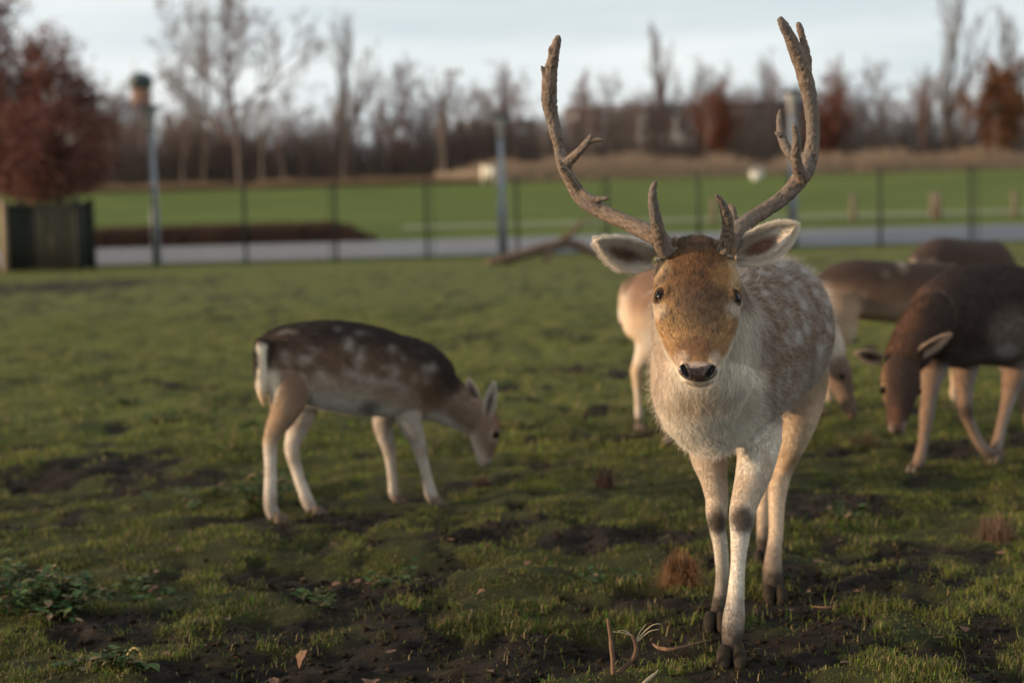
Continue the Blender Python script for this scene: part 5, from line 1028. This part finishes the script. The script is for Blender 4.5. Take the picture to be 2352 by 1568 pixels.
# ---------------------------------------------------------------- plants and litter on the near ground
WEED = material('weed_leaf', attr='col', rough=.7, spec=.3, trans=.25); STEM = material('weed_stem', (.10, .10, .04), .8)
def weed(px_, py_, rad, h, nl, size, label, seed, colr=(.048, .082, .022), dead=.16):
    q = gp(px_, py_); r = np.random.default_rng(seed); o_ = empty('weed_clump', (q[0], q[1], float(ground_z(q[0], q[1])[0])), label, 'weed', 'leafy weeds in the turf')
    ns = max(5, nl // 22); a = r.random(ns) * 6.283; rr = rad * np.sqrt(r.random(ns)); bx, by = q[0] + rr * .55 * np.cos(a), q[1] + rr * .55 * np.sin(a); bz = ground_z(bx, by)
    hh = h * (1 - .6 * (rr / rad) ** 2) * (.6 + .5 * r.random(ns)); B = np.stack([bx, by, bz - .01], 1); T_ = B + np.stack([rr * .6 * np.cos(a), rr * .6 * np.sin(a), hh], 1)
    v, qd, _ = sticks(B, T_, np.full(ns, .0022), np.full(ns, .0012), 4); child('stems', mesh_np('stems', v, qd), STEM, o_, kind='stuff')
    k = r.integers(0, ns, nl); t_ = .15 + .9 * r.random(nl) ** .7; p = B[k] + (T_[k] - B[k]) * t_[:, None] + r.normal(0, .010, (nl, 3)); az = r.random(nl) * 6.283
    d = np.stack([np.cos(az), np.sin(az), r.uniform(-.5, .55, nl)], 1); d = nrm(d); s = nrm(np.cross(d, [0, 0, 1.])); u = np.cross(s, d); L_ = (size * (.5 + .8 * r.random(nl)))[:, None]; w_ = L_ * .36
    V = np.stack([p, p + d * L_ * .30 + s * w_, p + d * L_ * .68 + s * w_ * .75, p + d * L_ - u * L_ * .22, p + d * L_ * .68 - s * w_ * .75, p + d * L_ * .30 - s * w_, p + d * L_ * .5 - u * L_ * .10], 1).reshape(-1, 3)
    F = (np.arange(nl)[:, None, None] * 7 + np.array([[0, 1, 6], [1, 2, 6], [2, 3, 6], [3, 4, 6], [4, 5, 6], [5, 0, 6]])[None]).reshape(-1, 3)
    c = C_(*colr)[None] * (.55 + .9 * r.random((nl, 1))) * np.array([1, 1, 1]); c[:, 0] *= .7 + .7 * r.random(nl); dd = r.random(nl) < dead; c[dd] = C_(.20, .13, .075) * (.5 + r.random((dd.sum(), 1)))
    me = mesh_np('leaves', V, F); smooth(me); setcol(me, np.repeat(c, 7, 0)); child('leaves', me, WEED, o_, kind='stuff')
for i_, (a, b2, rd, h, nl, sz, lb) in enumerate([(25, 1395, .22, .15, 620, .030, 'large dark green weed clump at the muddy paddock corner'), (110, 1415, .14, .10, 280, .028, 'dark leafy weed spreading beside the large clump'), (300, 1355, .13, .05, 220, .028, 'pale mixed weed patch with dry stems'), (700, 1385, .10, .05, 170, .026, 'low green weed on the mud between the fawn and the bare soil'),
      (900, 1340, .08, .05, 130, .024, 'small weed with a brown dry heart'), (1410, 1330, .11, .04, 220, .022, 'flat green weed patch beside the rusty grass tussock'), (240, 1545, .10, .05, 170, .030, 'wilted weed with curled stems at the edge of the bare soil'), (300, 925, .13, .06, 160, .03, 'small dark weed patch out on the turf'), (430, 965, .22, .08, 260, .032, 'spread of dark green weeds behind the fawn rump'),
      (530, 990, .16, .06, 200, .032, 'green weeds close behind the fawn hind legs'), (600, 1165, .10, .12, 190, .028, 'upright weed beside the fawn hind hooves'), (660, 1135, .11, .12, 200, .028, 'tall weed between the fawn hind legs'), (430, 1155, .14, .06, 200, .028, 'round green weed on the turf left of the fawn'), (1270, 672, .2, .06, 100, .04, 'dark weed tuft far out on the turf'), (1945, 1180, .12, .05, 160, .026, 'dark green weed on the soil heap behind the buck')]):
    weed(a, b2, rd, h, nl, sz, lb, 100 + i_)
TUFT = material('tussock_blades', attr='col', rough=.85, spec=.2, trans=.3)
def tussock(px_, py_, rad, h, n, colr, label, seed):
    q = gp(px_, py_); r = np.random.default_rng(seed); g0 = float(ground_z(q[0], q[1])[0]); o_ = empty('grass_tussock', (q[0], q[1], g0), label, 'tussock', 'dry grass tussocks')
    a = r.random(n) * 6.283; rr = rad * np.sqrt(r.random(n)) * .55; B = np.stack([q[0] + rr * np.cos(a), q[1] + rr * np.sin(a), np.full(n, g0 - .01) + .12 * h * (1 - (rr / (rad * .55)) ** 2)], 1); az = a + r.normal(0, 1.3, n); L_ = h * (.25 + 1.0 * r.random(n) ** 1.6) * (.6 + .7 * np.sin(a * 1.5 + seed) ** 2); ou = rad * (.1 + 1.3 * r.random(n) ** 2)
    d = np.stack([np.cos(az), np.sin(az), np.zeros(n)], 1); s = np.stack([-np.sin(az), np.cos(az), np.zeros(n)], 1) * .0009
    M = B + d * (ou * .4)[:, None] + np.array([0, 0, 1.]) * (L_ * .75)[:, None]; T_ = B + d * ou[:, None] + np.array([0, 0, 1.]) * (L_ * (.9 - .9 * r.random(n)))[:, None]
    V = np.stack([B - s, B + s, M - s, M + s, T_], 1).reshape(-1, 3); k = np.arange(n)[:, None] * 5; me = mesh_np('blades', V, [k + np.array([[0, 1, 3, 2]]), k + np.array([[2, 3, 4]])]); setcol(me, np.repeat(C_(*colr)[None] * (.45 + 1.0 * r.random((n, 1))), 5, 0)); child('blades', me, TUFT, o_, kind='stuff')
    P = Parts(); an = np.linspace(0, 2 * np.pi, 14, endpoint=False); pr = [(rad * .62, -.02), (rad * .55, h * .05), (rad * .36, h * .14), (rad * .12, h * .19)]; V_ = np.concatenate([np.column_stack([q[0] + a2 * np.cos(an) * (1 + .2 * np.sin(3 * an + seed)), q[1] + a2 * np.sin(an), np.full(14, g0 + z)]) for a2, z in pr]); P.add(_skin(V_, 4, 14, np.array([q[0], q[1], g0 - .02]), np.array([q[0], q[1], g0 + h * .20]), 0)); me = P.mesh('root_mass'); smooth(me); child('root_mass', me, ROOT, o_)
ROOT = material('root_mass', (.05, .033, .022), 1.0, bump=(90, .8, .01))
for i_, (a, b2, rd, h, n, cl, lb) in enumerate([(1562, 1350, .065, .085, 1500, (.30, .16, .075), 'rusty brown grass tussock beside the buck front hooves'), (1985, 1020, .09, .07, 900, (.14, .10, .05), 'olive grass tussock under the grazing heads'), (2290, 1235, .08, .10, 900, (.22, .13, .08), 'reddish wispy tussock in the shaded turf'), (1388, 1130, .045, .07, 500, (.12, .07, .05), 'small dark upright tuft between the fawn and the buck'), (1110, 1130, .045, .035, 600, (.10, .055, .04), 'small dark tuft beneath the fawn muzzle')]):
    tussock(a, b2, rd, h, n, cl, lb, 200 + i_)
# twigs, straws and fallen leaves
BKT = material('twig_bark', (.13, .075, .045), .9, noise=(60, .5, (1, 1, .4)), bump=(150, .6, .003)); STRAW = material('pale_fibre', (.36, .28, .18), .8)
def stick(nm, pts, rad, label, mat=BKT, group=None, fray=None, cat='twig'):
    W_ = []
    for p in pts: q = gp(p[0], p[1]); d = ray(p[0], p[2]); W_.append(CAM + d * (q[1] / d[1]) if p[1] != p[2] else q)
    W_ = np.array(W_); o_ = empty(nm, (W_[0][0], W_[0][1], W_[0][2]), label, cat, group); P = Parts(); P.tube(W_, rad, 8, 4); me = P.mesh('stem'); v, n_ = mverts(me); v += n_ * ((fbm(v, .012, 2, 5) - .5) * .003)[:, None]; me.vertices.foreach_set('co', v.astype(np.float32).ravel()); smooth(me); child('stem', me, mat, o_)
    for f in fray or []:
        F_ = np.array([CAM + ray(a, b2) * (W_[0][1] / ray(a, b2)[1]) for a, b2 in f]); P = Parts(); P.tube(F_, np.linspace(.0022, .0006, len(F_)), 6, 3); child('frayed_end', P.mesh('frayed_end'), STRAW, o_)
# (ground px x, ground px y, seen px y)
stick('broken_twig', [(1408, 1548, 1548), (1408, 1548, 1520), (1404, 1548, 1475), (1396, 1548, 1420)], [.0055, .005, .005, .0035], 'dark straight twig stuck upright in the turf')
stick('broken_twig', [(1420, 1545, 1545), (1440, 1545, 1526), (1457, 1545, 1505), (1460, 1545, 1480), (1452, 1545, 1458)], [.0062, .006, .0055, .005, .004], 'bent twig with pale frayed ends beside the upright one', fray=[[(1458, 1482), (1475, 1455), (1500, 1434), (1520, 1432)], [(1458, 1480), (1470, 1450), (1484, 1432)], [(1452, 1460), (1430, 1452), (1408, 1450)], [(1452, 1460), (1436, 1448), (1420, 1448)], [(1462, 1475), (1490, 1450), (1516, 1444)]])
stick('fallen_twig', [(1500, 1480, 1478), (1515, 1492, 1488), (1550, 1496, 1490), (1590, 1486, 1480), (1625, 1476, 1470)], [.002, .004, .0045, .004, .002], 'thin brown twig lying flat in front of the buck')
stick('fallen_twig', [(1870, 1395, 1392), (1905, 1400, 1394), (1950, 1392, 1386), (1985, 1400, 1394)], [.0015, .003, .003, .0015], 'thin reddish twig lying on the turf beside the hind hoof')
stick('fibre_wisp', [(1478, 1570, 1568), (1492, 1562, 1556), (1505, 1556, 1546), (1512, 1550, 1536)], [.003, .004, .003, .001], 'pale frayed fibre lying at the turf edge', STRAW, cat='straw')
stick('curled_stem', [(290, 1530, 1530), (293, 1530, 1505), (305, 1530, 1489), (318, 1530, 1492), (326, 1530, 1510), (322, 1530, 1528)], [.003, .003, .003, .003, .0028, .002], 'yellowish stem curled into a loop above the wilted weed', material('yellow_stem', (.34, .24, .08), .7), cat='stem')
r = np.random.default_rng(77)
def leaf_mesh(seed):
    r = np.random.default_rng(seed); nu, nv = 9, 5; V = []
    for u in np.linspace(0, 1, nu):
        w_ = .42 * math.sin(math.pi * min(u * .93 + .04, 1)) ** .8 * (1 + .18 * math.sin(u * 19))
        for v_ in np.linspace(-1, 1, nv): V.append((u - .5, v_ * w_, .22 * abs(v_) * w_ + .14 * math.sin(u * 3 + seed) + r.normal(0, .015)))
    i = np.arange(nu - 1)[:, None] * nv + np.arange(nv - 1)[None]; me = mesh_np('fallen_leaf', np.array(V), np.stack([i, i + 1, i + nv + 1, i + nv], -1).reshape(-1, 4)); smooth(me); me.materials.append(DRYL); return me
DRYL = material('dry_leaf', (.14, .075, .045), .8, noise=(5, .35, (1, 1, 1)), trans=.2); LM = [leaf_mesh(k) for k in range(3)]
lp = [(697, 1520, .045, 1.1), (850, 1558, .05, .2), (628, 1552, .03, .1)] + [(r.uniform(60, 2300), r.uniform(1230, 1560), r.uniform(.018, .034), r.uniform(0, .5)) for _ in range(34)]
for k, (a, b2, s, tilt) in enumerate(lp):
    q = gp(a, b2); o = bpy.data.objects.new('fallen_leaf', LM[k % 3]); COL.objects.link(o); o.location = (q[0], q[1], float(ground_z(q[0], q[1])[0]) + .012 + s * .3 * math.sin(tilt)); o.scale = (s, s, s); o.rotation_euler = (tilt * .5, -tilt, r.uniform(0, 6.28)); o['label'] = 'curled brown leaf standing on edge on the bare soil' if k == 0 else 'small dry brown leaf lying on the trodden turf'; o['category'] = 'leaf'; o['group'] = 'fallen leaves on the ground'
